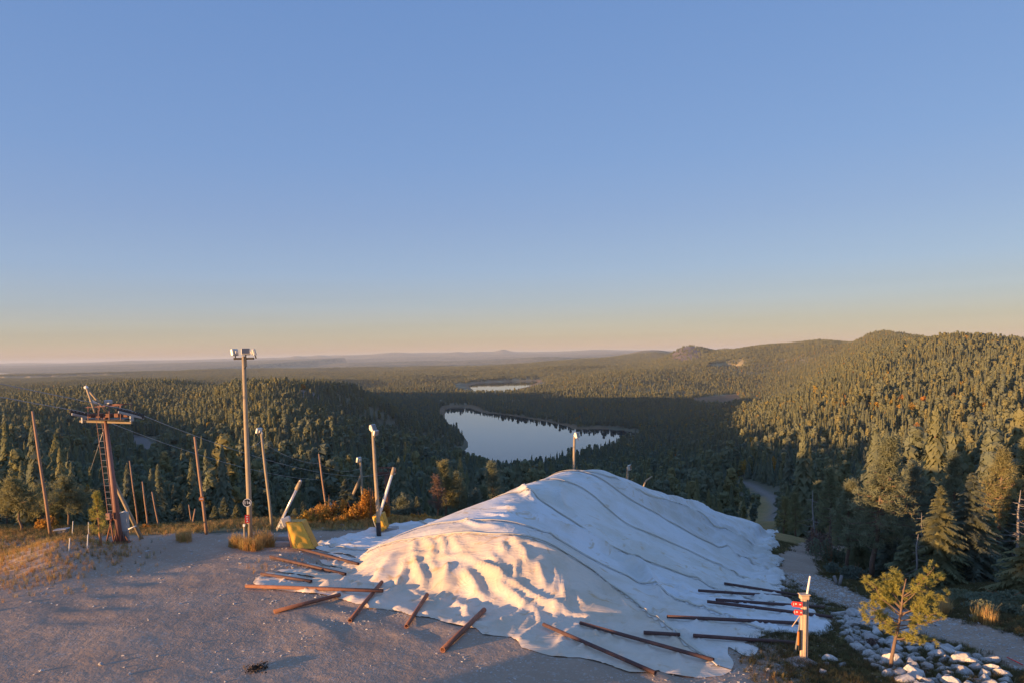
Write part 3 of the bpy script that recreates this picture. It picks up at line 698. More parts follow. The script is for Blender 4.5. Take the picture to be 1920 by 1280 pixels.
SHEET_MATS = [tint_sheet('cream_cloth', (.98,.83,.68)), tint_sheet('ivory_cloth', (.98,.92,.85)), MAT_CLOTH, tint_sheet('pale_cloth', (1,.98,.94)), MAT_CLOTH, tint_sheet('grey_cloth', (.93,.92,.90)), MAT_CLOTH]
MAT_SEAM = plain('seam_tape_material', (.64,.58,.47), .9, var=.3, scale=8)
def build_cover():
    c0 = P_CL[CNX // 2, 60]
    root = thing('snow_pile_cover', 'large pile of stored snow covered with overlapping dirty white cloth sheets', 'snow cover', (3.0, 42.0, float(ground(3.0, 42.0))))
    X, Y = P_CL[..., 0], P_CL[..., 1]
    S = np.stack([side(X, Y, s) for s in SEAMS], -1)
    # raise the cloth a little at each overlap: a ridge with a drop in front
    Z = P_CL[..., 2].copy()
    P = P_CL.copy()
    inside = in_poly(X, Y, HEM); dist = poly_dist(X, Y, HEM)
    P[..., 2] += 0.05 * np.exp(-((dist - .25) / .25) ** 2) * (0.5 + fbm(X * 1.3, Y * 1.3, 91, 2)) * inside
    # pull the border onto the outline
    cen0 = lambda A: (A[:-1, :-1] + A[1:, :-1] + A[:-1, 1:] + A[1:, 1:]) / 4
    oc = in_poly(cen0(X), cen0(Y), HEM); nin = np.zeros(X.shape); nin[:-1, :-1] += oc; nin[1:, :-1] += oc; nin[:-1, 1:] += oc; nin[1:, 1:] += oc
    bd = (nin > 0) & (nin < 4); bx, by, bdist = snap_to(X[bd], Y[bd], HEM)
    sx_, sy_ = P[..., 0].copy(), P[..., 1].copy(); sx_[bd] = bx; sy_[bd] = by; P[..., 0] = sx_; P[..., 1] = sy_
    gz = ground(bx, by); zz = P[..., 2]; zz[bd] = gz + np.minimum(np.maximum(zz[bd] - gz, 0.0), .06) * .6 + .012
    n = len(SEAMS)
    idx = np.arange(CNX * CNY).reshape(CNX, CNY)
    cen = lambda A: (A[:-1, :-1] + A[1:, :-1] + A[:-1, 1:] + A[1:, 1:]) / 4
    cx, cy = cen(X), cen(Y); okc = in_poly(cx, cy, HEM); Sc = np.stack([cen(S[..., k]) for k in range(n)], -1)
    for k in range(n + 1):
        ok = okc.copy(); lift = np.zeros(X.shape)
        if k > 0: ok &= (Sc[..., k - 1] > -0.15); lift += 0.008 * (1 - smooth(0.0, 0.9, S[..., k - 1]))
        if k < n: ok &= (Sc[..., k] < 0.6); lift -= 0.012 * smooth(-.5, 0, S[..., k])
        I, J = np.nonzero(ok)
        if len(I) == 0: continue
        F = np.stack([idx[I, J], idx[I + 1, J], idx[I + 1, J + 1], idx[I, J + 1]], -1)
        Q = P.copy(); Q[..., 2] += lift + (k % 2) * 0.004
        Q = Q.reshape(-1, 3); used, inv = np.unique(F, return_inverse=True); F = inv.reshape(F.shape)
        me = mesh_of('cover_sheet', Q[used] - np.array(root.location)[None], F, SHEET_MATS[k], True)
        link('cover_sheet', me, root)
    # sewn edge bands lying along the overlaps
    for line in SEAMS:
        L = np.array(line); seg = np.linalg.norm(np.diff(L, axis=0), axis=1); cs = np.concatenate([[0], np.cumsum(seg)]); u = np.arange(0, cs[-1], .12)
        lx = np.interp(u, cs, L[:, 0]); ly = np.interp(u, cs, L[:, 1]); k_ = np.ones(9) / 9
        lx[4:-4] = np.convolve(lx, k_, 'valid'); ly[4:-4] = np.convolve(ly, k_, 'valid')
        dx, dy = np.gradient(lx), np.gradient(ly); n_ = np.hypot(dx, dy); nx_, ny_ = -dy / n_, dx / n_; wv = .05 * fbm(u / 1.5, u * 0, 3, 2); lx += nx_ * wv; ly += ny_ * wv
        ok = in_poly(lx, ly, HEM) & (poly_dist(lx, ly, HEM) > .3); rows = []
        for o_, h_ in ((-.05, .0), (-.035, .016), (.035, .018), (.05, -.004)):
            x_, y_ = lx + nx_ * (o_ - .04), ly + ny_ * (o_ - .04); rows.append(np.stack([x_, y_, grid_z(x_, y_) + h_ + .025 + .02 * (o_ > -.07)], -1))
        R_ = np.stack(rows, 1); idx_ = np.nonzero(ok[:-1] & ok[1:])[0]
        if len(idx_) < 4: continue
        F = np.concatenate([np.stack([idx_ * 4 + j, idx_ * 4 + j + 1, (idx_ + 1) * 4 + j + 1, (idx_ + 1) * 4 + j], -1) for j in range(3)])
        V = R_.reshape(-1, 3) - np.array(root.location); used, inv = np.unique(F, return_inverse=True)
        link('edge_band', mesh_of('edge_band', V[used], inv.reshape(F.shape), MAT_SEAM, True), root)
    return root
def grid_z(x, y):
    Zg = P_CL[..., 2]; fx = np.clip((x - CX0) / CG, 0, CNX - 1.01); fy = np.clip((y - CY0) / CG, 0, CNY - 1.01); i = fx.astype(int); j = fy.astype(int); u = fx - i; v = fy - j
    return Zg[i, j] * (1 - u) * (1 - v) + Zg[i + 1, j] * u * (1 - v) + Zg[i, j + 1] * (1 - u) * v + Zg[i + 1, j + 1] * u * v
cover = build_cover()
# ------------------------------------------------------------------ trees: shapes
def crown_mat(name, stops, tint=.25, transl=.38):
    m = NT(name); r = m.n('ObjectInfo').outputs['Random']; col = m.ramp(r, stops)
    gp = m.n('NewGeometry').outputs['Position']; nz = m.noise(gp, .9, 3, .6); col = m.mix(nz, col, m.mix(tint * 2, col, (.32,.28,.15)))
    nz2 = m.noise(gp, 7, 3, .7); col = m.mix(m.math('MULTIPLY', nz2, .4), col, m.mix(.4, col, (.06,.07,.05)))
    df = m.n('BsdfDiffuse'); tr = m.n('BsdfTranslucent'); ms = m.n('MixShader'); ms.inputs[0].default_value = transl
    m.l(col, df.inputs[0]); m.l(col, tr.inputs[0]); m.l(df.outputs[0], ms.inputs[1]); m.l(tr.outputs[0], ms.inputs[2])
    m.t.nodes.remove(m.b); m.l(ms.outputs[0], m.out.inputs[0]); return m.m
MAT_SPRUCE = crown_mat('spruce_needles', [(0, (.165,.215,.185)), (.4, (.205,.25,.18)), (.75, (.255,.28,.16)), (1, (.33,.31,.15))])
MAT_PINE = crown_mat('pine_needles', [(0, (.19,.245,.205)), (.4, (.235,.28,.195)), (.75, (.285,.305,.17)), (1, (.36,.33,.155))])
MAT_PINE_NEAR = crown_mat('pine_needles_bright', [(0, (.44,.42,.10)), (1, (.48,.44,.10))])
MAT_BIRCH = crown_mat('autumn_leaves', [(0, (.50,.27,.05)), (.4, (.52,.36,.08)), (.75, (.44,.36,.10)), (1, (.56,.22,.045))], .1, .35)
MAT_ORBUSH = crown_mat('orange_leaves', [(0, (.64,.30,.06)), (.5, (.66,.38,.09)), (1, (.60,.25,.05))], .08, .4)
MAT_TWIG = plain('dry_twigs', (.20,.13,.10), .9)
MAT_BARK = plain('pine_bark', (.20,.135,.10), .95, var=.4, scale=5, bump=.6)
MAT_BARK_RED = plain('pine_bark_red', (.34,.17,.09), .95, var=.35, scale=7, bump=.5)
MAT_BARK_GREY = plain('dead_wood', (.30,.27,.25), .9, var=.3, scale=6, bump=.5)
MAT_BIRCHBARK = plain('birch_bark', (.50,.46,.40), .9, var=.35, scale=5)

def spruce_tris(rng, H=12.0, nb=70, rad=1.75, sub=1, droop=.35, core=True, base=.06, ragged=.35, fine=1.0):
    T = []
    z = base + (1 - base) * (np.arange(nb) + rng.random(nb)) / nb
    prof = (1 - z) ** .85 * (0.75 + 0.25 * np.minimum((z - base) / .12 + .3, 1)) 
    r = rad * (prof + 0.035) * (1 - ragged + 2 * ragged * rng.random(nb) ** 1.2) * (.85 + .3 * np.sin(z * 40 + rng.random() * 6) ** 2)
    a = rng.random(nb) * 2 * np.pi
    for i in range(nb):
        d = np.array([math.cos(a[i]), math.sin(a[i]), 0]); s = np.array([-d[1], d[0], 0]); zz = z[i] * H
        L = r[i]; tip = d * L + np.array([0, 0, zz - droop * L * (1 - z[i] * .8)])
        w = 0.26 * L + .10
        b = np.array([0, 0, zz + .10 * L])
        if sub == 1:
            T.append([b, tip * .62 + b * .38 + s * w + [0, 0, -.12 * L], tip]); T.append([b, tip, tip * .62 + b * .38 - s * w + [0, 0, -.12 * L]])
        else:
            for k in range(sub):
                t = .18 + .82 * (k + rng.random()) / sub; c = b + (tip - b) * t + [0, 0, .04 * L * math.sin(t * 3)]
                l2 = fine * (.42 * L * (1 - t * .72) + .16) * (.7 + .6 * rng.random())
                for sg in (-1, 1):
                    e = c + s * sg * l2 + d * l2 * .65 + [0, 0, -.32 * l2 - .10 * rng.random()]
                    T.append([c - d * .06, c + d * fine * (.10 + .16 * L * (1 - t)) + [0, 0, -.02], e])
            T.append([b, tip + s * .06, tip - s * .06])
    if core:
        n = 6
        for k in range(5):
            z0 = base + (1 - base) * k / 5; z1 = base + (1 - base) * (k + 1.25) / 5; rr = rad * .42 * (1 - z0) ** .9
            for q in range(n):
                a0 = 2 * np.pi * q / n + k; a1 = a0 + 2 * np.pi / n
                T.append([[rr * math.cos(a0), rr * math.sin(a0), z0 * H], [rr * math.cos(a1), rr * math.sin(a1), z0 * H], [0, 0, min(z1, .98) * H]])
    return np.array(T, float)

def spruce_shingles(rng, H=12.0, nlev=12, n=6, rad=1.7, base=.05, ragged=.3):
    """a narrow crown of hanging boughs facing outwards"""
    T = []; a0 = rng.random() * 6.3; bulge = .25 * rng.random()
    for k in range(nlev):
        z = base + (1 - base) * (k + .5 * rng.random()) / nlev; a0 += 1.1 + rng.random()
        prof = (1 - z) ** .8 * min(1, .75 + (z - base) * 3) + bulge * math.sin(z * math.pi) * .3; rr = rad * prof + .12
        gap = (1 - base) * H / nlev
        for q in range(n):
            if rng.random() < .06: continue
            a = a0 + 2 * math.pi * (q + .5 * rng.random()) / n; r = rr * (1 - ragged + 1.8 * ragged * rng.random()); d = np.array([math.cos(a), math.sin(a), 0]); t = np.array([-d[1], d[0], 0])
            w = 2.2 * r / n + .16; top = np.array([0, 0, z * H + gap * (.75 + .35 * rng.random())]); tip = d * r + [0, 0, z * H - .32 * r - gap * .15]
            T.append([top + d * r * .22 + t * w * .45, top + d * r * .22 - t * w * .45, tip + t * w * .2]); m_ = (top * .35 + tip * .65)
            T.append([m_ + t * w * 1.0, m_ - t * w * 1.0, tip + [0, 0, -gap * .55]]); 
            T.append([m_ * .5 + top * .5 + t * w * .8, m_ + t * w * .95 + [0, 0, -gap * .7], m_ - t * w * .3])
    T.append([[0, -.12, H * .9], [0, .12, H * .9], [0, 0, H * 1.02]]); T.append([[-.12, 0, H * .9], [.12, 0, H * .9], [0, 0, H * 1.02]])
    return np.array(T, float)
def puff(rng, c, r, n, squash=.75):
    """a rounded clump: small faces looking outwards"""
    d = rng.normal(size=(n, 3)); d[:, 2] += .25; d /= np.linalg.norm(d, axis=1)[:, None]; u = np.cross(d, rng.normal(size=(n, 3))); u /= np.linalg.norm(u, axis=1)[:, None] + 1e-9; v = np.cross(d, u)
    q = d * [1, 1, squash] * r * (.75 + .35 * rng.random(n))[:, None] + np.asarray(c); s = r * (.55 + .45 * rng.random(n))[:, None] * (3.2 / math.sqrt(n))
    return np.stack([q + u * s, q - u * s * .6 + v * s * .75, q - u * s * .6 - v * s * .75], 1)
def pine_puffs(rng, H=12.0, rad=1.9, nl=15, base=.25, per=2, n=9, cs=.8):
    T = []
    for s, m_, tip in pine_skel(rng, H, rad, nl, base):
        for k in range(per):
            t = .45 + .5 * (k + rng.random() * .8) / per; c = (1 - t) ** 2 * s + 2 * t * (1 - t) * m_ + t * t * tip; T.append(puff(rng, c, cs * (.65 + .55 * rng.random()), n))
    T.append(puff(rng, [0, 0, H * .95], cs * .9, n)); T.append(puff(rng, [0, 0, H * .82], cs * 1.15, n)); T.append(puff(rng, [0, 0, H * .62], cs * 1.2, n))
    return np.concatenate(T)

def clump(rng, c, rr, n, ln=.5, flat=.7):
    """a tuft: thin triangles spraying out from a point"""
    d = rng.normal(size=(n, 3)); d[:, 2] = d[:, 2] * flat + .25; d /= np.linalg.norm(d, axis=1)[:, None]
    s = np.cross(d, rng.normal(size=(n, 3))); s /= np.linalg.norm(s, axis=1)[:, None] + 1e-9
    L = rr * (.65 + .6 * rng.random(n))[:, None]; w = rr * ln * .5
    o = np.asarray(c)[None] + rng.normal(size=(n, 3)) * rr * .22
    return np.stack([o + s * w * .55 , o - s * w * .55, o + d * L], 1)

def pine_skel(rng, H, rad, nlimb, base, flat_top=.6, lean=0.0):
    """limbs of a pine: list of (start, mid, tip)"""
    L = []; aa = rng.random() * 6
    for i in range(nlimb):
        t = base + (1 - base) * (i + .5 * rng.random()) / nlimb
        aa += 2.4 + rng.random() * .7
        prof = math.sin(min(1, (t - base) / (1 - base) * .9 + .18) * math.pi) ** .55 * (1 - .45 * t)
        r = rad * prof * (.65 + .6 * rng.random()); up = (.05 + .55 * t) * r
        d = np.array([math.cos(aa), math.sin(aa), 0])
        s = np.array([lean * t, 0, t * H]); tip = s + d * r + [0, 0, up * .8 + rng.normal() * .08 * r]; mid = s * .5 + tip * .5 + [0, 0, -.10 * r]
        L.append((s, mid, tip))
    return L
def pine_tris(rng, H=12.0, rad=2.1, nlimb=26, base=.32, per=5, n=7, cs=.62, lean=0.0):
    T = []
    for s, m_, tip in pine_skel(rng, H, rad, nlimb, base, lean=lean):
        for k in range(per):
            t = .35 + .65 * (k + rng.random() * .8) / per
            c = (1 - t) ** 2 * s + 2 * t * (1 - t) * m_ + t * t * tip + rng.normal(size=3) * [.22, .22, .12] * rad * .5 * t
            T.append(clump(rng, c, cs * (.7 + .5 * rng.random()), n, .55, .45))
    T.append(clump(rng, [lean, 0, H * .985], cs * 1.1, n + 3, .5)); T.append(clump(rng, [lean * .95, 0, H * .93], cs * 1.4, n + 3, .5))
    return np.concatenate(T)
def leaf_tris(rng, H=7.0, rad=1.5, n=160, sz=.42, base=.18):
    c = rng.normal(size=(n, 3)); c /= np.linalg.norm(c, axis=1)[:, None]; c *= (rng.random(n) ** .45)[:, None]
    zc = (c[:, 2] * .5 + .5); w = np.sin(np.clip(zc * .85 + .12, 0, 1) * np.pi) ** .7
    lob = 1 + .3 * np.sin(np.arctan2(c[:, 1], c[:, 0]) * 3 + zc * 9)
    ctr = np.stack([c[:, 0] * rad * w * lob, c[:, 1] * rad * w * lob, H * (base + (1 - base) * zc)], -1)
    u = rng.normal(size=(n, 3)); u /= np.linalg.norm(u, axis=1)[:, None]; v = np.cross(u, rng.normal(size=(n, 3))); v /= np.linalg.norm(v, axis=1)[:, None]
    s = sz * (.5 + rng.random(n))[:, None]
    return np.stack([ctr + u * s, ctr - u * s * .5 + v * s * .8, ctr - u * s * .5 - v * s * .8], 1)
def tri_mesh(name, T, mat):
    T = np.asarray(T, float).reshape(-1, 3); return mesh_of(name, T, np.arange(len(T)).reshape(-1, 3), mat)
def trunk_pts(rng, H, top=.97, wob=.02, lean=0.0, n=7):
    return [np.array([lean * (k / (n - 1)) + wob * H * .1 * rng.normal() * (k > 0), wob * H * .1 * rng.normal() * (k > 0), H * top * k / (n - 1)]) for k in range(n)]
def trunk_mesh(name, rng, H, r0, mat, top=.97, sides=6, lean=0.0, limbs=(), n=7, wob=.02, lr=.03, z0=-.6):
    mb = MB(); P = trunk_pts(rng, H, top, wob, lean, n); P[0][2] = z0
    mb.tube(P, [r0 * (1.15 - .05 * 0 - 1.05 * (k / (n - 1)) ** .9) + .015 for k in range(n)], sides)
    for s, m_, t in limbs:
        q = [(1 - u) ** 2 * np.asarray(s) + 2 * u * (1 - u) * np.asarray(m_) + u * u * np.asarray(t) for u in (0, .35, .7, 1)]
        mb.tube(q, [lr, lr * .75, lr * .45, lr * .15], 4, cap=False)
    return mb.mesh(name, mat, True)

RNG = np.random.default_rng(11)
# far variants: crown and trunk in one mesh, for the woods that read as one mass
def far_variant(kind, k):
    rng = np.random.default_rng(100 + k)
    if kind == 'spruce': T = spruce_shingles(rng, 12, 12, 7, 1.6 + .4 * rng.random()); mats = [MAT_SPRUCE, MAT_BARK]
    elif kind == 'pine': T = pine_puffs(rng, 11.5, 1.5 + .5 * rng.random(), 14, .16, 2, 9, 1.0); mats = [MAT_PINE, MAT_BARK]
    else: T = np.concatenate([puff(rng, [rng.normal() * .6, rng.normal() * .6, z_], .9 + .5 * rng.random(), 9, 1) for z_ in np.linspace(2, 7.6, 9)]); mats = [MAT_BIRCH, MAT_BIRCHBARK]
    V = T.reshape(-1, 3); F = [tuple(q) for q in np.arange(len(V)).reshape(-1, 3)]
    mb = MB(); mb.add(V, F, 0); mb.tube([(0, 0, -1), (0, 0, 8)], [.14, .05], 3, cap=False, mi=1)
    return mb.mesh('forest_tree', mats)
def cluster_variant(kind, k, m=9, R=9.0):
    rng = np.random.default_rng(300 + k); Ts = []
    for i in range(m):
        a = rng.random() * 6.28; r = R * math.sqrt(rng.random()); s = .75 + .5 * rng.random()
        if kind == 'spruce' or rng.random() < .5: T = spruce_shingles(rng, 12, 5, 5, 1.9)
        else: T = pine_puffs(rng, 11.5, 1.7, 5, .25, 1, 6, 1.2)
        Ts.append(T * s + np.array([r * math.cos(a), r * math.sin(a), -.5]))
    return tri_mesh('forest_clump', np.concatenate(Ts), [MAT_PINE if k % 2 else MAT_SPRUCE])

def forest_object(name, label, cat, pts, sc, vi, sources):
    col = bpy.data.collections.new(name + '_shapes')
    for k, me in enumerate(sources):
        o = bpy.data.objects.new('%s_shape_%02d' % (name, k), me); col.objects.link(o)
    me = bpy.data.meshes.new(name); n = len(pts); me.vertices.add(n); me.vertices.foreach_set('co', np.asarray(pts, np.float32).ravel())
    a = me.attributes.new('sc', 'FLOAT_VECTOR', 'POINT'); a.data.foreach_set('vector', np.asarray(sc, np.float32).ravel())
    a = me.attributes.new('vi', 'INT', 'POINT'); a.data.foreach_set('value', np.asarray(vi, np.int32))
    a = me.attributes.new('rz', 'FLOAT_VECTOR', 'POINT'); rz = np.zeros((n, 3), np.float32); rz[:, 2] = RNG.random(n) * 6.28; rz[:, :2] = RNG.normal(size=(n, 2)) * .025
    a.data.foreach_set('vector', rz.ravel()); me.update()
    o = link(name, me, label=label, cat=cat, kind='stuff')
    ng = bpy.data.node_groups.new(name, 'GeometryNodeTree')
    ng.interface.new_socket('Geometry', in_out='INPUT', socket_type='NodeSocketGeometry'); ng.interface.new_socket('Geometry', in_out='OUTPUT', socket_type='NodeSocketGeometry')
    gi = ng.nodes.new('NodeGroupInput'); go = ng.nodes.new('NodeGroupOutput'); ip = ng.nodes.new('GeometryNodeInstanceOnPoints')
    ci = ng.nodes.new('GeometryNodeCollectionInfo'); ci.inputs[0].default_value = col; ci.inputs['Separate Children'].default_value = True; ci.inputs['Reset Children'].default_value = True
    ng.links.new(gi.outputs[0], ip.inputs['Points']); ng.links.new(ci.outputs[0], ip.inputs['Instance']); ip.inputs['Pick Instance'].default_value = True
    def na(nm, ty):
        x = ng.nodes.new('GeometryNodeInputNamedAttribute'); x.data_type = ty; x.inputs['Name'].default_value = nm
        return [q for q in x.outputs if q.enabled][0]
    ng.links.new(na('vi', 'INT'), ip.inputs['Instance Index']); ng.links.new(na('sc', 'FLOAT_VECTOR'), ip.inputs['Scale'])
    e = ng.nodes.new('FunctionNodeEulerToRotation'); ng.links.new(na('rz', 'FLOAT_VECTOR'), e.inputs[0]); ng.links.new(e.outputs[0], ip.inputs['Rotation'])
    ng.links.new(ip.outputs[0], go.inputs[0]); md = o.modifiers.new('instances', 'NODES'); md.node_group = ng
    return o

# ------------------------------------------------------------------ where trees stand
# running skyline of the bare ground, to leave out what no viewpoint near the mast can see
_cpx = np.arange(-420, 2350, 12.0); _cY = np.exp(np.linspace(math.log(20), math.log(12000), 360))
_gx = (_cpx[:, None] - 960) / FPX * _cY[None]; _gs = (ground(_gx, np.broadcast_to(_cY, _gx.shape)) - CAM_Z) / _cY[None]
_sky = np.maximum.accumulate(_gs, 1)
def seen(x, y, z, h, margin=5.0):
    px = 960 + FPX * x / y; i = np.clip(((px + 420) / 12).astype(int), 0, len(_cpx) - 1)
    j = np.clip(((np.log(y) - math.log(20)) / (math.log(12000) - math.log(20)) * 359).astype(int) - 1, 0, 359)
    return (z + h + margin - CAM_Z) / y > _sky[i, j]
def scatter(y0, y1, sp, seed, pxr=(-330, 2260)):
    rng = np.random.default_rng(seed); X = []; Y = []
    y = y0
    ys = np.arange(y0, y1, sp)
    for yy in ys:
        xa = (pxr[0] - 960) / FPX * yy; xb = (pxr[1] - 960) / FPX * yy; xs = np.arange(xa, xb, sp)
        X.append(xs + rng.uniform(-.48, .48, len(xs)) * sp); Y.append(yy + rng.uniform(-.48, .48, len(xs)) * sp)
    return np.concatenate(X), np.concatenate(Y), rng
def allowed(x, y, z):
    zo = zones(x, y, z); n = fbm(x / 60, y / 60, 201, 3); px = zo['px']; py = zo['py']
    ok = (zo['road'] < .5) & (zo['bog'] < .75) & ~((zo['rock'] > .5) & (_hash(np.floor(x * 3), np.floor(y * 3), 5) > .22))
    for poly, lz in LAKES:
        ok &= ~(in_poly(x, y, poly) | (poly_dist(x, y, poly) < np.where(y > 2200, np.where(y < 3700, 70.0, 25.0), np.minimum(3.0 + y * .002, 12))))
    colx = 960 + FPX * x / np.maximum(y, 1)
    brow = np.interp(colx, [-400, 0, 240, 400, 500, 740, 900, 1000, 1200, 1440, 1500, 1560, 1680, 1920, 2400], [46, 46, 50, 52, 66, 80, 120, 130, 130, 118, 82, 64, 54, 50, 50])
    ok &= y > brow
    ok &= ~((np.abs(colx - (985 - 0.25 * (y - 130))) < 55 + 0 * y) & (y < 260) & (y > 100) & (_hash(np.floor(x), np.floor(y), 8) > .25))
    ok &= poly_dist(x, y, PATH, closed=False) > 4
    tp = project(np.stack([x, y, z + 9.0], -1))                       # keep the open strips along the two roads clear
    for poly, yb, x0, x1 in ((ROAD_POLY, 185, 1374, 1468), (CLEAR_POLY, 640, 250, 300)):
        inx = (px > x0) & (px < x1) & (y < yb) & (y > 55)
        low = np.interp(px, [x0, x0 + .3 * (x1 - x0), x1], [np.mean([q[1] for q in poly]) - 8, np.mean([q[1] for q in poly]) + 8, max(q[1] for q in poly) - 12])
        ok &= ~(inx & (tp[..., 1] < low))
    ok &= ~((poly_dist(x, y, ROAD, closed=False) < 6.5) & (y < 420))
    ok &= ~((fbm(x / 28, y / 28, 233, 2) > .42) & (_hash(np.floor(x * 2), np.floor(y * 2), 9) > .35) & (y > 120))
    return ok, n, zo
cand = []
for (y0, y1, sp, seed) in ((44, 130, 3.9, 1), (130, 420, 4.6, 2), (420, 1000, 5.8, 3), (1000, 2100, 8.2, 4), (2100, 3900, 11.5, 14)):
    x, y, rng = scatter(y0, y1, sp, seed); z = ground(x, y); ok, n, zo = allowed(x, y, z)
    h = 9.5 + 2.5 * n + rng.normal(size=len(x)) * 2.9; h = np.clip(h, 3.5, 17.0) * (1.0 + .08 * (y > 1000)); cx_ = 960 + FPX * x / y; h *= np.interp(y, [44, 60, 90, 200, 400], [.48, .58, .78, .95, 1.05]) * (1 + .55 * ((cx_ > 1480) & (y < 130)))
    rd = (poly_dist(x, y, ROAD, closed=False) < 24) & (y > 180) & (y < 340); h = np.where(rd, h * (.25 + .25 * rng.random(len(x))), h)
    ok &= seen(x, y, z, h)
    kn = fbm(x / 90, y / 90, 211, 3) + rng.normal(size=len(x)) * .35
    kind = np.where(kn > 0.05, 1, 0)                             # 0 spruce, 1 pine
    colx = 960 + FPX * x / y
    rate = .018 + .022 * ((colx > 1350) & (y > 350)) + .05 * ((y < 130) & (colx < 800)) + .05 * smooth(.1, .5, fbm(x / 45, y / 45, 219, 2))
    kind = np.where(rng.random(len(x)) < rate, 2, kind)
    h = np.where(kind == 2, h * .72, h)
    cand.append(np.stack([x, y, z, h, kind], -1)[ok])
cand = np.concatenate(cand)
# ------------------------------------------------------------------ nearest trees one by one, the rest as woods
CL = {0: 'spruce', 1: 'pine', 2: 'birch'}
mid_sets = {0: [], 1: [], 2: []}
for k in range(6):
    rng = np.random.default_rng(500 + k)
    T = np.concatenate([spruce_shingles(rng, 12, 24, 9, 1.5 + .35 * rng.random(), ragged=.33), spruce_tris(rng, 12, 60, 1.75, 3, ragged=.28, base=.05, core=False)])
    mid_sets[0].append((tri_mesh('spruce_crown', T, MAT_SPRUCE), trunk_mesh('spruce_trunk', rng, 12, .15, MAT_BARK)))
    T = np.concatenate([pine_puffs(rng, 12, 1.7 + .5 * rng.random(), 26, .24 + .1 * rng.random(), 3, 14, .62), pine_tris(rng, 12, 1.9, 22, .28, 3, 7, .6)])
    sk = pine_skel(np.random.default_rng(900 + k), 12, 1.7, 14, .2)
    mid_sets[1].append((tri_mesh('pine_crown', T, MAT_PINE), trunk_mesh('pine_trunk', rng, 12, .16, MAT_BARK, limbs=sk, lr=.045)))
    T = leaf_tris(rng, 12, 2.5, 620, .36)
    mid_sets[2].append((tri_mesh('birch_crown', T, MAT_BIRCH), trunk_mesh('birch_trunk', rng, 12, .11, MAT_BIRCHBARK, limbs=pine_skel(rng, 11, 1.8, 12, .2), lr=.03)))
REGION = [  # name by where it shows
 (lambda px, y: (px < 240) & (y < 75), 'on the brow left of the red lift mast'),
 (lambda px, y: (px < 240) & (y < 110), 'on the upper slope below the left brow'),
 (lambda px, y: (px < 500) & (y < 130), 'below the brow between the lift mast and the tall floodlight'),
 (lambda px, y: (px < 240) & (y < 190), 'on the middle slope at the far left'),
 (lambda px, y: (px < 500) & (y < 600), 'on the slope beneath the lift cables at left'),
 (lambda px, y: (px < 840) & (y < 170), 'below the orange bushes behind the snow guns'),
 (lambda px, y: (px < 840) & (y < 900), 'in the hollow left of the lake'),
 (lambda px, y: (px < 1200) & (y < 210), 'standing just behind the top of the covered pile'),
 (lambda px, y: (px < 1200) & (y < 2000), 'on the slope between the covered pile and the lake'),
 (lambda px, y: (px < 1400) & (y < 2000), 'in the shaded valley left of the curving road'),
 (lambda px, y: (px < 1560) & (y < 100), 'beside the far tip of the white sheets'),
 (lambda px, y: (px < 1560) & (y < 2000), 'in the shade right of the curving valley road'),
 (lambda px, y: (px < 1750) & (y < 90), 'behind the tall pine by the footpath'),
 (lambda px, y: (px < 1750) & (y < 2000), 'on the shaded lower slope below the tall lit pine'),
 (lambda px, y: (y < 80), 'in the dark stand at the right edge'),
 (lambda px, y: (y < 140), 'behind the dark stand at the right edge'),
 (lambda px, y: (y < 99999), 'on the lower slope far right'),
]
app = cand[:, 3] / cand[:, 1]
cpx = 960 + FPX * cand[:, 0] / cand[:, 1]; inframe = (cpx > -30) & (cpx < 1950)
taken = np.zeros(len(cand), bool); LIM = {0: 286, 1: 262, 2: 120}
LOOK = {0: 'dark green spruce', 1: 'bluish green pine', 2: 'golden birch'}
for kd in (0, 1, 2):
    ii = np.nonzero((cand[:, 4] == kd) & inframe)[0]; ii = ii[np.argsort(-app[ii])][:LIM[kd]]; taken[ii] = True
    regs = {i: next(nm for fn, nm in REGION if fn(cpx[i], cand[i, 1])) for i in ii}
    sz = {i: 'small' if cand[i, 3] < 6.2 else ('tall' if cand[i, 3] > 9.6 else 'middling') for i in ii}; buckets = {}
    for i in ii: buckets.setdefault((regs[i], sz[i]), []).append(i)
    lab = {}
    for (reg, size), mem in buckets.items():
        mem = sorted(mem, key=lambda i: cpx[i]); n = len(mem); cols = 1 if n < 4 else (2 if n < 9 else 3)
        for c_ in range(cols):
            part = mem[n * c_ // cols:n * (c_ + 1) // cols]; part.sort(key=lambda i: cand[i, 1]); rows = 1 if len(part) < 3 else (2 if len(part) < 8 else 3)
            for r_ in range(rows):
                w = []
                if cols > 1: w.append({2: ('left', 'right'), 3: ('left', 'centre', 'right')}[cols][c_])
                if rows > 1: w.append({2: ('front', 'back'), 3: ('front', 'middle', 'back')}[rows][r_])
                for i in part[len(part) * r_ // rows:len(part) * (r_ + 1) // rows]: lab[i] = (size, reg, ' '.join(w))
    for i in ii:
        x, y, z, h, _ = cand[i]; cm, tm_ = mid_sets[kd][int(_hash(np.array(x * 7), np.array(y * 7), 3) * 5.99)]
        s = h / 12.0; w = s * (.92 + .3 * float(_hash(np.array(x * 3), np.array(y * 5), 4)))
        size, reg, wh = lab[i]; lb_ = '%s %s %s%s' % (size, LOOK[kd], reg, (', ' + wh) if wh else ''); 
        if len(lb_.split()) > 16: lb_ = lb_.replace('standing just ', '').replace('the ', '', 1)
        root = thing(CL[kd] + '_tree', lb_, CL[kd] + ' tree', (x, y, z - .15), lb_.replace(LOOK[kd], LOOK[kd] + 's', 1).replace('birchs', 'birches'))
        root.rotation_euler = (0, 0, float(_hash(np.array(x), np.array(y), 6)) * 6.28); root.scale = (w, w, s)
        link('crown', cm, root); link('trunk', tm_, root)
rest = cand[~taken]
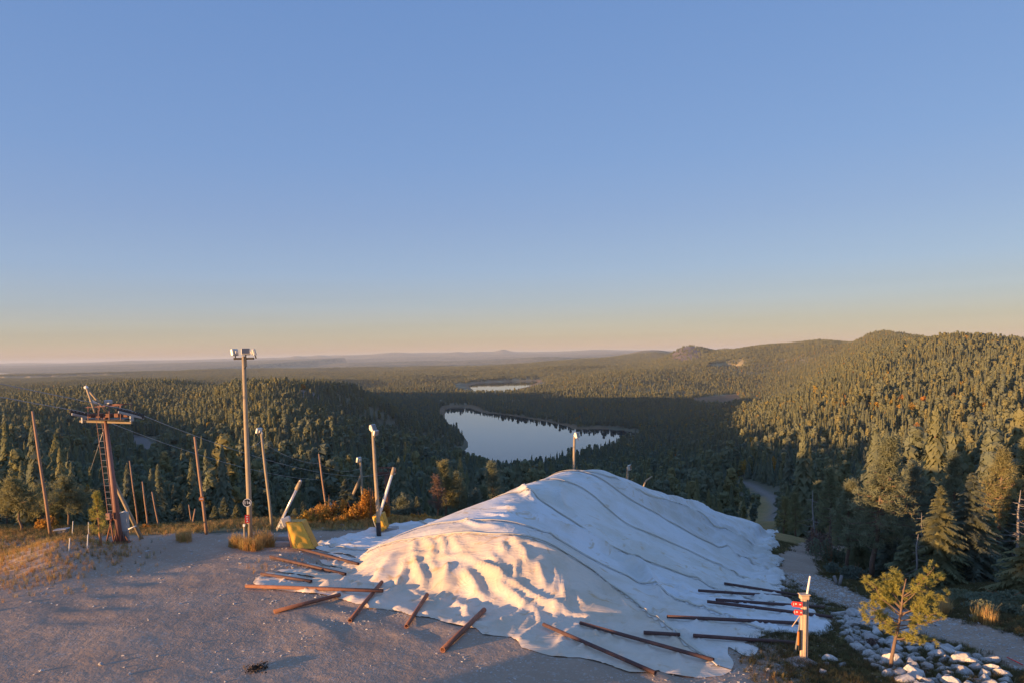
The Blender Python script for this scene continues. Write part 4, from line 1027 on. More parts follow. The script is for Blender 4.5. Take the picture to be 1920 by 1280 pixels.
x, y, rng = scatter(3900, 6500, 22, 5); z = ground(x, y); ok, n, zo = allowed(x, y, z); h = 12; ok &= seen(x, y, z, 14, 3)
farA = np.stack([x, y, z], -1)[ok]
x, y, rng = scatter(6500, 8800, 40, 6); z = ground(x, y); ok, n, zo = allowed(x, y, z); ok &= seen(x, y, z, 16, 3)
farB = np.stack([x, y, z], -1)[ok]
print('trees', len(cand), 'rest', len(rest), 'clumps', len(farA), len(farB))
fv = {k: [far_variant(CL[k], q + 10 * k) for q in range(8)] for k in (0, 1, 2)}
for kd, lab in ((0, 'dark spruce wood covering the hills and valleys'), (1, 'pine wood covering the hills and valleys'), (2, 'golden birches scattered through the conifer woods')):
    r = rest[rest[:, 4] == kd]; s = r[:, 3] / {0: 12.0, 1: 11.5, 2: 8.5}[kd]; w = s ** .7 * (.75 + .6 * RNG.random(len(r))) * (1 + .25 * (r[:, 1] > 1000))
    forest_object(CL[kd] + '_forest', lab, 'forest', r[:, :3], np.stack([w, w, s], -1), RNG.integers(0, 8, len(r)), fv[kd])
cv = [cluster_variant(('spruce', 'pine')[k % 2], k) for k in range(6)]
cv2 = [cluster_variant(('spruce', 'pine')[k % 2], 20 + k, 14, 19.0) for k in range(5)]
s = np.ones((len(farA), 3)) * (.9 + .4 * RNG.random(len(farA)))[:, None]
forest_object('distant_forest', 'mixed conifer wood beyond the lakes', 'forest', farA, s, RNG.integers(0, 6, len(farA)), cv)
s = np.ones((len(farB), 3)) * (1.0 + .4 * RNG.random(len(farB)))[:, None]
forest_object('remote_forest', 'remote conifer wood on the low land near the horizon', 'forest', farB, s, RNG.integers(0, 5, len(farB)), cv2)
# ------------------------------------------------------------------ things on the summit
_Zg = P_CL[..., 2]
def cloth_z(x, y):
    x = np.asarray(x, float); y = np.asarray(y, float)
    fx = np.clip((x - CX0) / CG, 0, CNX - 1.01); fy = np.clip((y - CY0) / CG, 0, CNY - 1.01); i = fx.astype(int); j = fy.astype(int); u = fx - i; v = fy - j
    return _Zg[i, j] * (1 - u) * (1 - v) + _Zg[i + 1, j] * u * (1 - v) + _Zg[i, j + 1] * (1 - u) * v + _Zg[i + 1, j + 1] * u * v
def surf(x, y):
    g = ground(x, y); return np.where(in_poly(x, y, HEM), np.maximum(cloth_z(x, y), g), g)
def gz(x, y): return float(ground(x, y))
def gp(px, py): return hit(px, py)
def sp(px, py): return hit(px, py, lambda x, y: surf(x, y) - ground(x, y))
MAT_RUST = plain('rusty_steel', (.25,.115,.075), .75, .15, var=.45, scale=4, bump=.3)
MAT_RUST2 = plain('shaded_rusty_steel', (.115,.065,.06), .7, .15, var=.4, scale=4, bump=.3)  # pipe rust with shade put into its colour, for the unlit pipes
MAT_POLE = plain('weathered_pole_wood', (.36,.29,.20), .85, var=.25, scale=3, bump=.35)
MAT_POLE_RED = plain('thin_pole_wood', (.34,.21,.14), .85, var=.25, scale=3, bump=.3)
MAT_GREY = plain('galvanised_steel', (.42,.43,.45), .45, .5, var=.15, scale=5)
MAT_DARK = plain('dark_metal', (.05,.05,.055), .5, .4, var=.2)
MAT_REDP = plain('red_brown_paint', (.27,.145,.12), .6, .0, var=.25, scale=5)
MAT_LAMP = plain('lamp_housing', (.62,.60,.55), .45, .2, var=.12)
MAT_GLASS = plain('lamp_glass', (.10,.11,.13), .12, .0, var=.1, spec=.6)
MAT_YEL = plain('yellow_tarpaulin', (.80,.43,.045), .5, var=.12, scale=4, bump=.25)
MAT_CONC = plain('concrete', (.38,.36,.34), .9, var=.2, scale=6, bump=.4)
MAT_SIGNR = plain('red_sign_paint', (.62,.035,.035), .5, var=.05)
MAT_WHITE = plain('white_paint', (.78,.77,.74), .55, var=.05)
MAT_BLACK = plain('black_paint', (.02,.02,.022), .5, var=.1)
MAT_ORANGE = plain('orange_sign_paint', (.70,.22,.05), .5, var=.08)
MAT_TIMBER = plain('post_timber', (.60,.45,.32), .85, var=.3, scale=5, bump=.4)
MAT_TIMBER_G = plain('grey_timber', (.30,.27,.25), .85, var=.3, scale=5, bump=.4)
MAT_CABLE = plain('steel_cable', (.45,.44,.43), .5, .4)
MAT_LANCE = plain('aluminium_lance', (.62,.60,.60), .35, .6, var=.08)
MAT_STONE = plain('pale_stone', (.48,.46,.45), .9, var=.22, scale=5, bump=.5)
MAT_GCAB = plain('cabinet_paint', (.40,.40,.38), .6, var=.15)

def text_mesh(txt, size, mat, name='lettering', bold=0.0):
    cu = bpy.data.curves.new(name, 'FONT'); cu.body = txt; cu.size = size; cu.align_x = 'CENTER'; cu.align_y = 'CENTER'; cu.extrude = .004; cu.offset = bold
    o = bpy.data.objects.new(name, cu); ROOT.objects.link(o); dg = bpy.context.evaluated_depsgraph_get(); dg.update()
    me = bpy.data.meshes.new_from_object(o.evaluated_get(dg)); bpy.data.objects.remove(o); bpy.data.curves.remove(cu)
    me.materials.clear(); me.materials.append(mat); me.name = name; return me
def face_cam(pos):                                     # yaw so a flat sign at pos faces the mast
    return math.atan2(pos[1], pos[0]) - math.pi / 2
def put_flat(me, parent, pos, yaw, name, **kw):
    """text/plate mesh drawn in its own XY plane, stood upright and turned by yaw"""
    me.transform(Matrix.Translation(Vector(pos)) @ Matrix.Rotation(yaw, 4, 'Z') @ Matrix.Rotation(math.pi / 2, 4, 'X'))
    me.transform(Matrix.Translation(-Vector(parent_loc(parent)))); return link(name, me, parent, **kw)
def line3(b, t, k): return np.asarray(b) * (1 - k) + np.asarray(t) * k
def pole_thing(name, label, cat, base, topp, r0, r1, mat, group=None):
    t = thing(name, label, cat, base, group); b = np.array(base) - [0, 0, .4]
    P = [line3(b, topp, k) + ([.02 * math.sin(k * 5), 0, 0] if 0 < k < 1 else 0) for k in (0, .33, .66, 1)]
    MB().tube(P, [r0 + (r1 - r0) * k for k in (0, .33, .66, 1)], 12).build('pole', mat, t, True)
    return t
def floodlight(parent, pos, aim, w=.45, name='floodlight'):
    a = np.array(aim, float); a /= np.linalg.norm(a); side_ = np.cross(a, [0, 0, 1.0]); side_ /= np.linalg.norm(side_); up = np.cross(side_, a); p = np.array(pos, float)
    mb = MB(); mb.box(p, (w, w * .34, w * .8), side_, a, bev=.03)
    mb.box(p - a * w * .26, (w * .5, w * .25, w * .4), side_, a, bev=.02)
    f = mb.build(name, MAT_LAMP, parent)
    MB().box(p + a * (w * .172), (w * .86, .012, w * .66), side_, a).build('lamp_glass', MAT_GLASS, f)
    MB().tube([p - up * w * .42, p - up * w * .75], .03, 6).build('bracket', MAT_DARK, f)
    return f

# --- tall floodlight pole with piste sign
b = gp(469, 1023); tp_ = at(457, 667, b[1] - .2)
fp = pole_thing('floodlight_pole', 'tallest floodlight pole, pale wood, carrying the round black sign and a red plate', 'light pole', b, tp_, .13, .092, MAT_POLE)
MB().box(tp_ + [0, 0, -.12], (.95, .10, .10), bev=.01).build('crossarm', MAT_DARK, fp)
for dx, dz, aim in ((-.42, .18, (-1, .35, -.15)), (.10, .20, (.3, -1.0, .55)), (.50, .17, (1, .3, .25))): floodlight(fp, tp_ + [dx, 0, dz], aim, .40)
MB().tube([tp_ + [.12, -.05, -.1], tp_ + [.16, -.12, -.45], tp_ + [.05, -.16, -.6]], .02, 6).build('cable_loop', MAT_DARK, fp)
k = line3(b, tp_, (1022 - 937) / 355.0) + [0, -.20, 0]; yaw = face_cam(k)
bm_ = MB(); bm_.tube([(0, 0, 0), (0, 0, .02)], .185, 28); me = bm_.mesh('piste_sign', MAT_BLACK); ps = put_flat(me, fp, k, yaw, 'piste_sign')
rm_ = MB(); n = 28
for i in range(n):
    a0, a1 = 2 * math.pi * i / n, 2 * math.pi * (i + 1) / n
    rm_.add([(.165 * math.cos(a0), .165 * math.sin(a0), .026), (.165 * math.cos(a1), .165 * math.sin(a1), .026), (.195 * math.cos(a1), .195 * math.sin(a1), .026), (.195 * math.cos(a0), .195 * math.sin(a0), .026)], [(0, 1, 2, 3)])
put_flat(rm_.mesh('rim', MAT_WHITE), ps, k, yaw, 'rim')
tm_ = text_mesh('11a', .21, MAT_WHITE, bold=.006); tm_.transform(Matrix.Translation((0, 0, .03))); put_flat(tm_, ps, k, yaw, 'lettering')
k = line3(b, tp_, (1022 - 968) / 355.0) + [-.02, -.21, 0]
me = MB().box((0, 0, 0), (.20, .40, .015)).mesh('direction_plate', MAT_SIGNR); pl_ = put_flat(me, fp, k, yaw, 'direction_plate')
mk = MB()
for (mx_, my_, w_, h_) in ((-.03, .12, .03, .05), (.03, .12, .03, .05), (0, .03, .09, .02), (0, -.01, .09, .02)): mk.box((mx_, my_, .012), (w_, h_, .006))
mk.add([(-.05, -.15, .012), (-.02, -.15, .012), (0, -.10, .012), (.02, -.15, .012), (.05, -.15, .012), (0, -.05, .012)], [(0, 1, 2, 5), (2, 3, 4, 5)])
put_flat(mk.mesh('white_marks', MAT_WHITE), pl_, k, yaw, 'white_marks')
q0 = b + [-.20, -.16, -.2]; q1 = line3(b, tp_, .115) + [-.19, -.16, 0]
MB().tube([q0, q1], .045, 8).build('guard_rail', MAT_POLE, fp)
MB().box(q1 + [0, 0, .02], (.1, .1, .12), bev=.01).build('guard_cap', MAT_WHITE, fp)

# --- other lamp poles:  base px, top px, depth (None: on the ground where seen), label
def lamp_pole(bx, by, tx, ty, Y, r, label, lamps, group=None, hy=None, mat=None):
    if Y is None: b = gp(bx, by)
    else:
        q = at(bx, by, Y); b = np.array([q[0], q[1], gz(q[0], q[1])])
    tpp = at(tx, ty, b[1]); t = pole_thing('lamp_pole', label, 'light pole', b, tpp, r, r * .72, mat or MAT_POLE, group)
    for (dx, dy, dz, aim, w) in lamps: floodlight(t, tpp + [dx, dy, dz], aim, w, 'lamp_head')
    return t, b, tpp
lamp_pole(511, 991, 490, 812, None, .085, 'pale lamp pole left of the larger snow gun with its lamp head turned left', [(-.12, 0, .16, (-1, .5, .4), .38), (0, 0, .02, (-.8, -.6, 0), .22)])
t_, b_, tp2 = lamp_pole(711, 1004, 699, 806, None, .105, 'thick lamp pole beside the smaller yellow covered snow gun', [(.02, 0, .12, (1, -.3, .35), .46), (.16, -.1, -.12, (1, -.5, -.3), .34)])
MB().tube([b_ + [0, -.02, -.3], line3(b_, tp2, .13) + [0, -.02, 0]], .125, 10).build('dark_sleeve', MAT_DARK, t_)
lamp_pole(682, 948, 676, 864, 62, .13, 'far lamp pole behind the orange bushes with a leaning stay', [(-.15, 0, .15, (-1, .4, .2), .55)])
q0 = at(655, 938, 62); q1 = at(677, 892, 62); MBt = thing('pole_stay', 'pale slanting wooden stay leaning on the far lamp pole', 'stay', (q0[0], q0[1], gz(q0[0], q0[1])))
MB().tube([q0 + [-.4, 0, -1.0], q1], .12, 8).build('stay', MAT_POLE, MBt)
lamp_pole(1073, 905, 1077, 818, 62, .14, 'lamp pole rising behind the peak of the covered snow pile', [(.22, 0, .14, (1, -.5, .3), .62)])
lamp_pole(1174, 930, 1177, 878, 84, .16, 'short looking lamp pole behind the right slope of the snow pile', [(.22, 0, .14, (1, -.5, .2), .75)])
lamp_pole(621, 975, 620, 947, 58, .09, 'small grey lamp post among the orange bushes', [(-.05, 0, .1, (-1, -.3, .2), .35)], mat=MAT_GREY)
q0 = at(1205, 915, 70); q1 = at(1211, 900, 70); q2 = at(1223, 892, 70); cs = thing('curved_pole', 'thin bent pale pole sticking up behind the right slope of the pile', 'pole', (q0[0], q0[1], gz(q0[0], q0[1])))
MB().tube([np.array([q0[0], q0[1], gz(q0[0], q0[1])]), q0, q1, q2], [.1, .09, .08, .06], 8).build('pole', MAT_POLE, cs, True)
# --- bare poles
BARE = [(96,1006,61,770,None,.09,'tall bare leaning pole at the far left'),(388,1001,365,818,None,.085,'bare leaning pole carrying the round orange sign'),
 (260,990,243,863,None,.05,'longest of three thin poles right of the lift mast'),(278,990,267,902,44,.055,'middle one of three thin poles right of the lift mast'),
 (299,990,285,921,44,.05,'shortest of three thin poles right of the lift mast'),(361,996,354,945,46,.045,'short thin stake left of the orange sign pole'),
 (358,998,366,953,44,.06,'short slanting stake crossing the thin one left of the orange sign pole'),(615,985,598,850,46,.07,'bare pole rising out of the orange bushes')]
for bx, by, tx, ty, Y, r, lab in BARE:
    if Y is None: b = gp(bx, by)
    else: q = at(bx, by, Y); b = np.array([q[0], q[1], gz(q[0], q[1])])
    t = pole_thing('bare_pole', lab, 'pole', b, at(tx, ty, b[1]), r, r * .7, MAT_POLE_RED)
    if 'orange sign' in lab and 'carrying' in lab:
        k = line3(b, at(tx, ty, b[1]), (1001 - 933) / 183.0) + [0, -.12, 0]
        sg = put_flat(MB().tube([(0, 0, 0), (0, 0, .02)], .13, 20).mesh('round_sign', MAT_ORANGE), t, k, face_cam(k), 'round_sign')
        put_flat(MB().box((0, 0, .024), (.16, .05, .006)).mesh('white_marks', MAT_WHITE), sg, k, face_cam(k), 'white_marks')
# small yellow-green marker at a thin pole's foot and thin white marker stakes in the grass
for i, (bx, by, tx, ty, lab) in enumerate(((129,1032,131,1008,'short white marker stake in the grass, left one'),(163,1030,165,1001,'short white marker stake below the birch sapling'),(166,1004,166,978,'upright white marker stake behind the birch sapling'),(135,1004,137,976,'thin white stake left of the birch sapling'))):
    b = gp(bx, by); t = thing('marker_stake', lab, 'marker stake', b); MB().tube([b + [0, 0, -.1], at(tx, ty, b[1])], .022, 6).build('stake', MAT_WHITE, t)

# --- the lift mast
def cyl(parent, name, a, b_, r, mat, n=12, r2=None): return MB().tube([a, b_], [r, r2 if r2 is not None else r], n).build(name, mat, parent, True)
mb0 = gp(226, 1017); Ym = mb0[1]; mt = at(197, 778, Ym)
mast = thing('lift_mast', 'red brown ski lift mast with ladder, wheels and lifting frame on top', 'lift mast', mb0)
cyl(mast, 'column', mb0 + [0, 0, -.2], mt, .165, MAT_REDP, 20, .095)
fl = MB(); fl.tube([mb0 + [0, 0, -.1], mb0 + [0, 0, .06]], .46, 12)
for q in range(6):
    a = q * math.pi / 3; d = np.array([math.cos(a), math.sin(a), 0]); s_ = np.array([-d[1], d[0], 0])
    fl.add([mb0 + d * .2 + s_ * .02, mb0 + d * .45 + s_ * .02, mb0 + d * .2 + [0, 0, .5], mb0 + d * .2 - s_ * .02, mb0 + d * .45 - s_ * .02, mb0 + d * .2 + [0, 0, .5]], [(0, 1, 2), (3, 5, 4), (1, 4, 5, 2)])
fl.build('base_flange', MAT_RUST, mast)
up_ = (mt - mb0) / np.linalg.norm(mt - mb0); sL = np.array([-.30, -.05, 0])
lad = MB(); l0 = mb0 + up_ * 1.2 + sL; l1 = mt + sL
for o_ in (-.13, .13): lad.tube([l0 + [o_, 0, 0], l1 + [o_, 0, 0]], .016, 5)
ldr = lad.build('ladder', MAT_REDP, mast)
Lh = np.linalg.norm(l1 - l0)
rung_me = None
for i in range(int(Lh / .32)):
    c_ = l0 + up_ * (.15 + i * .32)
    if rung_me is None:
        rung_me = MB().tube([(-.13, 0, 0), (.13, 0, 0)], .010, 5).mesh('rung', MAT_GREY)
    link('rung', rung_me, ldr, tuple(c_ - mb0))
q0 = at(214, 903, Ym + .3); q1 = gp(267, 1009); cyl(mast, 'raking_strut', q0, q1 + [0, 0, -.1], .09, MAT_POLE, 10, .11)
for (a, c_) in (((222, 962), (236, 957)), ((241, 991), (255, 985))): cyl(mast, 'bracket', at(*a, Ym), at(*c_, Ym), .035, MAT_WHITE, 6)
c0 = at(231, 977, Ym + .2); cab = MB().box(c0, (.48, .35, .95), (1, .2, 0), bev=.015).build('cabinet', MAT_GCAB, mast)
MB().box(c0 + [0, -.18, 0], (.42, .012, .88), (1, .2, 0)).build('cabinet_door', MAT_GREY, cab)
MB().box(c0 + [0, 0, -.85], (.40, .28, .75), (1, .2, 0)).build('cabinet_foot', MAT_TIMBER_G, cab)
MB().box(at(204, 967, Ym - .3), (.22, .2, .34), bev=.02).build('red_box', MAT_REDP, mast)
cyl(mast, 'foot_stay', at(211, 963, Ym), gp(200, 1016), .04, MAT_RUST, 6)
cyl(mast, 'foot_stay', at(207, 975, Ym - .2), gp(214, 1018), .04, MAT_RUST, 6)
bw = at(150, 789, Ym); be = at(247, 792, Ym)
MB().box((bw + be) / 2, (np.linalg.norm(be - bw), .12, .10), be - bw, bev=.01).build('crossbeam', MAT_POLE, mast)
pl2 = MB(); pc2 = at(205, 779, Ym)
for dx in (-.9, -.45, 0, .45, .9): pl2.box(pc2 + [dx, 0, .03], (.22, .4, .20), bev=.02)
pl2.build('beam_box', MAT_RUST, mast)
rl = MB()
for dy in (-.5, .5):
    rl.tube([at(172, 762, Ym) + [0, dy, 0], at(238, 758, Ym) + [0, dy, 0]], .022, 5)
    for px_ in (176, 195, 215, 236): rl.tube([at(px_, 785, Ym) + [0, dy, 0], at(px_, 759, Ym) + [0, dy, 0]], .02, 5)
rl.build('platform_railing', MAT_REDP, mast)
gr_ = MB(); gr_.box(at(205, 786, Ym) + [0, 0, .02], (2.0, 1.0, .04)); gr_.build('platform', MAT_DARK, mast)
apex = at(162, 726, Ym - .6)
for nm, e in (('lifting_frame_leg', at(178, 772, Ym - .9)), ('lifting_frame_leg', at(181, 772, Ym + .4)), ('lifting_frame_boom', at(206, 778, Ym))): cyl(mast, nm, apex, e, .055, MAT_POLE, 8)
cyl(mast, 'lifting_frame_tip', apex + [-.06, 0, .05], apex + [.05, 0, -.05], .09, MAT_WHITE, 8)
cyl(mast, 'lifting_frame_tie', at(170, 750, Ym - .6), at(186, 758, Ym), .06, MAT_WHITE, 8)
cyl(mast, 'guide_pipe', at(205, 758, Ym), at(238, 757, Ym), .035, MAT_RUST, 6)
MB().box(at(203, 753, Ym), (.28, .3, .2), bev=.02).build('junction_box', MAT_GREY, mast)
far_b = np.array([at(727, 960, 95)[0], 95.0, gz(at(727, 960, 95)[0], 95.0)]); far_t = at(725, 888, 95)
ldir = (far_t - mt); ldir /= np.linalg.norm(ldir)
wheel = MB(); wheel.tube([(-.035, 0, 0), (.035, 0, 0)], .13, 14); wheel_me = wheel.mesh('wheel', MAT_DARK)
cable_pts = []
for dx, nn, pz in ((-1.15, 7, 776), (1.25, 9, 775)):
    c_ = at(197, pz, Ym) + [dx, 0, 0]; wl = .27 * nn
    tr = MB(); tr.box(c_ + [.06, 0, -.10], (.05, wl, .12), ay=ldir, bev=.01); tr.box(c_ + [.06, 0, -.25], (.06, .3, .3)); tr = tr.build('wheel_train', MAT_GREY, mast)
    for i in range(nn):
        link('wheel', wheel_me, tr, tuple(c_ + ldir * ((i - (nn - 1) / 2) * .27) - mb0 ))
    cable_pts.append(c_ + [0, 0, .15])
cyl(mast, 'guy_rod', at(196, 800, Ym), gp(120, 1060) if False else at(170, 880, Ym + 2), .012, MAT_CABLE, 4)
# --- the far lift tower
ft = thing('lift_tower', 'distant rusty lift tower with a wide wheel frame behind the smaller snow gun', 'lift mast', far_b)
cyl(ft, 'column', far_b + [0, 0, -.3], far_t, .34, MAT_RUST, 14, .28)
w2 = MB(); w2.box(far_t + [0, 0, 0], (2.7, .35, .28), bev=.02); w2.build('crossbeam', MAT_RUST, ft)
fr = MB(); c_ = far_t + [0, 0, .1]
for dz in (.1, .75):
    fr.tube([c_ + [-1.0, -.3, dz], c_ + [1.25, -.3, dz]], .05, 6); fr.tube([c_ + [-1.0, .3, dz], c_ + [1.25, .3, dz]], .05, 6)
for dx in (-1.0, -.4, .3, .8, 1.25): fr.tube([c_ + [dx, -.3, 0], c_ + [dx, -.3, .75]], .05, 6)
fr.build('wheel_frame', MAT_RUST, ft)
for dx in (-1.2, 1.2):
    tr = MB().box(far_t + [dx, 0, -.05], (.15, 1.8, .2), ay=ldir).build('wheel_train', MAT_GREY, ft)
    for i in range(5): link('wheel', wheel_me, tr, tuple(far_t + [dx, (i - 2) * .33, -.05] - far_b))
# --- cables, each hanging in a shallow curve
def cable(label, P, sag, r=.017):
    t = thing('lift_cable', label, 'cable', P[0]); pts = []
    for a, c_, s_ in zip(P[:-1], P[1:], sag):
        for i in range(17):
            u = i / 16; pts.append(np.array(a) * (1 - u) + np.array(c_) * u - np.array([0, 0, 4 * s_ * u * (1 - u)]))
    MB().tube(pts, r, 5).build('rope', MAT_CABLE, t, True); return t
endA = at(905, 1000, 210); endB = at(838, 962, 160)
cable('upper haul cable running from the lift mast to the distant tower', [cable_pts[1] - ldir * 60, cable_pts[1], far_t + [1.2, 0, .2], endA], [.3, 1.6, 2.5])
cable('lower haul cable on the near side of the lift mast', [cable_pts[0] - ldir * 60, cable_pts[0], far_t + [-1.2, 0, .2], endB], [.3, 2.0, 2.5])
l_a, l_b = at(489, 815, 39.2), at(457, 800, 34.7)
cable('thin power line between the floodlight pole and the lamp pole behind it', [at(458, 835, 34.7), at(489, 826, 39.2), at(598, 868, 46), at(676, 876, 62)], [.15, .3, .4], .010)

# --- snow guns
def cover(parent, front, depth, wr=.03, name='yellow_cover', seed=1):
    """padded yellow cover: front outline (4 points clockwise from top left), pushed back by depth"""
    tl, tr, br, bl = [np.array(q, float) for q in front]; n = 14; V = []; Fc = []; dv = np.array(depth, float)
    for side_ in (0, 1):
        for i in range(n):
            for j in range(n):
                u, v = i / (n - 1), j / (n - 1)
                p = (tl * (1 - u) + tr * u) * (1 - v) + (bl * (1 - u) + br * u) * v
                e = min(u, 1 - u, v, 1 - v); puff = .10 * min(e * 5, 1)
                fold = wr * math.sin((u * .8 + v * 1.6 + .3 * math.sin(u * 5)) * 9 + seed) * (0.3 + v) * min(e * 8, 1)
                nrm = np.cross(tr - tl, bl - tl); nrm /= np.linalg.norm(nrm)
                if nrm @ (CAM - tl) < 0: nrm = -nrm
                q = p + (nrm * (puff + fold) if side_ == 0 else dv * (1 - .0 * e)); V.append(q)
    for side_ in (0, 1):
        o = side_ * n * n
        for i in range(n - 1):
            for j in range(n - 1): Fc.append((o + i * n + j, o + (i + 1) * n + j, o + (i + 1) * n + j + 1, o + i * n + j + 1))
    N2 = n * n
    rim = [(i, 0) for i in range(n)] + [(n - 1, j) for j in range(1, n)] + [(i, n - 1) for i in range(n - 2, -1, -1)] + [(0, j) for j in range(n - 2, 0, -1)]
    for a, c_ in zip(rim, rim[1:] + rim[:1]):
        ia, ic = a[0] * n + a[1], c_[0] * n + c_[1]; Fc.append((ia, ic, N2 + ic, N2 + ia))
    mb = MB(); mb.add(V, Fc); return mb.build(name, MAT_YEL, parent, True)
g1 = gp(548, 1027); Y1 = g1[1]
sg1 = thing('snow_gun', 'larger snow gun lance standing in front with a tall slanted yellow cover', 'snow gun', g1)
lb, lt = at(520, 991, Y1 + .5), at(562, 904, Y1 + .1)
cyl(sg1, 'lance', lb, lt, .075, MAT_LANCE, 12, .06); cyl(sg1, 'lance_rail', lb + [.02, -.1, -.06], line3(lb, lt, .42) + [.02, -.1, -.06], .03, MAT_LANCE, 8)
hd = cyl(sg1, 'lance_head', line3(lb, lt, .86), lt + (lt - lb) * .03, .10, MAT_POLE, 12, .085); cyl(hd, 'nozzle_cap', lt + (lt - lb) * .03, lt + (lt - lb) * .06, .085, MAT_GREY, 12, .03)
hb = MB(); hb.box(at(537, 977, Y1 + .3), (.45, .4, .45), (1, .3, .3), bev=.05); hb.box(at(528, 985, Y1 + .3), (.25, .3, .2), (1, .2, -.5), bev=.03); hb.build('pivot_block', MAT_GREY, sg1)
cyl(sg1, 'hose', at(527, 985, Y1 + .2), at(540, 990, Y1), .03, MAT_DARK, 6)
cyl(sg1, 'stand_post', at(541, 985, Y1 + .3), g1 + [-.1, .3, -.1], .08, MAT_REDP, 8)
cover(sg1, [at(535, 979, Y1 - .1), at(566, 977, Y1 + .25), at(590, 1028, Y1 - .25), at(549, 1027, Y1 - .65)], (.05, .55, .02), .035)
s1 = gp(528, 1023)
sl = MB(); sl.box(s1 + [.25, .35, .08], (1.25, .8, .26), (1, .1, 0), bev=.03); sl.build('concrete_base', MAT_CONC, sg1)
sl = MB(); sl.box(s1 + [.0, .55, .30], (.75, .5, .18), (1, -.15, 0), bev=.03); sl.build('concrete_block', MAT_CONC, sg1)
g2 = gp(716, 997); Y2 = g2[1]
sg2 = thing('snow_gun', 'smaller snow gun with pale lance and crumpled yellow cover behind the thick lamp pole', 'snow gun', g2)
lb, lt = at(711, 966, Y2), at(738, 878, Y2); cyl(sg2, 'lance', lb, lt, .08, MAT_WHITE, 12, .065); cyl(sg2, 'lance_head', line3(lb, lt, .88), lt + (lt - lb) * .03, .085, MAT_POLE, 12)
cover(sg2, [at(697, 968, Y2 + .1), at(717, 962, Y2 + .2), at(725, 990, Y2 - .1), at(711, 998, Y2 - .2)], (.05, .5, .02), .05, seed=2)
hb = MB(); hb.box(at(707, 978, Y2 + .3), (.3, .3, .7), (1, 0, .3), bev=.05); hb.build('stand_post', MAT_GREY, sg2)
sl = MB(); sl.box(gp(728, 996) + [.1, .3, .06], (.75, .6, .22), bev=.03); sl.build('concrete_base', MAT_CONC, sg2)
bb = gp(108, 1001); bt = thing('metal_sled', 'small pale grey metal sled lying behind the leaning pole at far left', 'sled', bb)
MB().box(bb + [.05, .3, .22], (.75, .5, .08), (1, .1, .08), bev=.03).build('deck', MAT_GREY, bt); MB().box(bb + [.05, .3, .08], (.6, .4, .16), bev=.02).build('runner', MAT_CONC, bt)

# --- steel pipes weighing the sheets down
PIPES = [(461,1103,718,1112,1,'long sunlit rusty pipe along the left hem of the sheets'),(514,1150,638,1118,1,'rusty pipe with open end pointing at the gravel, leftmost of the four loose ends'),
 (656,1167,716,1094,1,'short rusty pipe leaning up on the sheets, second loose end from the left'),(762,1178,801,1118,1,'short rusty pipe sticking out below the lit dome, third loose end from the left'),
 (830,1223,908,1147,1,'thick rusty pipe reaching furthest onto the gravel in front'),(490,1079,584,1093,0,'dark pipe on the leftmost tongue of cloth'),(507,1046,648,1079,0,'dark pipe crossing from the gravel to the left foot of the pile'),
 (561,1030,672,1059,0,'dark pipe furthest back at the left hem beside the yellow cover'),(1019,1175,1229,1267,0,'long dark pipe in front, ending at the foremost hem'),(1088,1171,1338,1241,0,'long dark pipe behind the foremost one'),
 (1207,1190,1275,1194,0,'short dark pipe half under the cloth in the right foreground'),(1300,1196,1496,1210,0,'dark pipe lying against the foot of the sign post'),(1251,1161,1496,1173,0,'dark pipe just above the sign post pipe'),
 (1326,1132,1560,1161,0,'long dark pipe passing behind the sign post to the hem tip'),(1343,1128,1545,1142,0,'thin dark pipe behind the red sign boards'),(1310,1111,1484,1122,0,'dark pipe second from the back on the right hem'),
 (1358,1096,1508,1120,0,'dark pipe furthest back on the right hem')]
for ax_, ay_, bx, by, lit, lab in PIPES:
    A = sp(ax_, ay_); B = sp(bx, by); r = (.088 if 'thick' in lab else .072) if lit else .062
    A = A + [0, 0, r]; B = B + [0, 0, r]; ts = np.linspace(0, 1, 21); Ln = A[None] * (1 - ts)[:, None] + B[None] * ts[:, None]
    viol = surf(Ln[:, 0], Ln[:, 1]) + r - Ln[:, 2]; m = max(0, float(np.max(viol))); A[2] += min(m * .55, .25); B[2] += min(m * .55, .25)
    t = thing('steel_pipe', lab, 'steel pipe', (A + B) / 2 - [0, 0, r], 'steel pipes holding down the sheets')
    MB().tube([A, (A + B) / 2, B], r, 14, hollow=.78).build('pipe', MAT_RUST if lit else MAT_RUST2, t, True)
    for me in [c_.data for c_ in t.children]:
        for p in me.polygons:
            if abs(p.normal.dot(Vector((B - A) / np.linalg.norm(B - A)))) > .8: p.use_smooth = False

# --- the timber sign post on the right
pb = gp(1508, 1238); Yp = pb[1]; post = thing('sign_post', 'sunlit bundle of square timbers with two red sign boards on a flat stone', 'sign post', pb)
tt = at(1508, 1114, Yp); fo = face_cam(pb)
for dx, dy, w_, mt_ in ((-.075, -.02, .085, MAT_TIMBER), (.0, -.04, .08, MAT_TIMBER), (.07, .0, .085, MAT_TIMBER_G), (.0, .06, .09, MAT_TIMBER_G)):
    MB().box((pb + tt) / 2 + [dx, dy, 0], (w_, w_ * .9, np.linalg.norm(tt - pb)), bev=.012).build('timber', mt_, post)
MB().box(tt + [0, 0, -.07], (.25, .20, .12), bev=.015).build('collar', MAT_TIMBER, post); MB().box(tt + [0, 0, .015], (.31, .24, .03), bev=.01).build('cap', MAT_TIMBER, post)
MB().tube([tt + [.05, .02, -.3], at(1519, 1079, Yp)], [.04, .03], 8).build('top_stick', MAT_WHITE, post, True)
MB().box(line3(pb, tt, .33) + [-.17, -.08, 0], (.07, .05, .62), bev=.01).build('black_strap', MAT_BLACK, post)
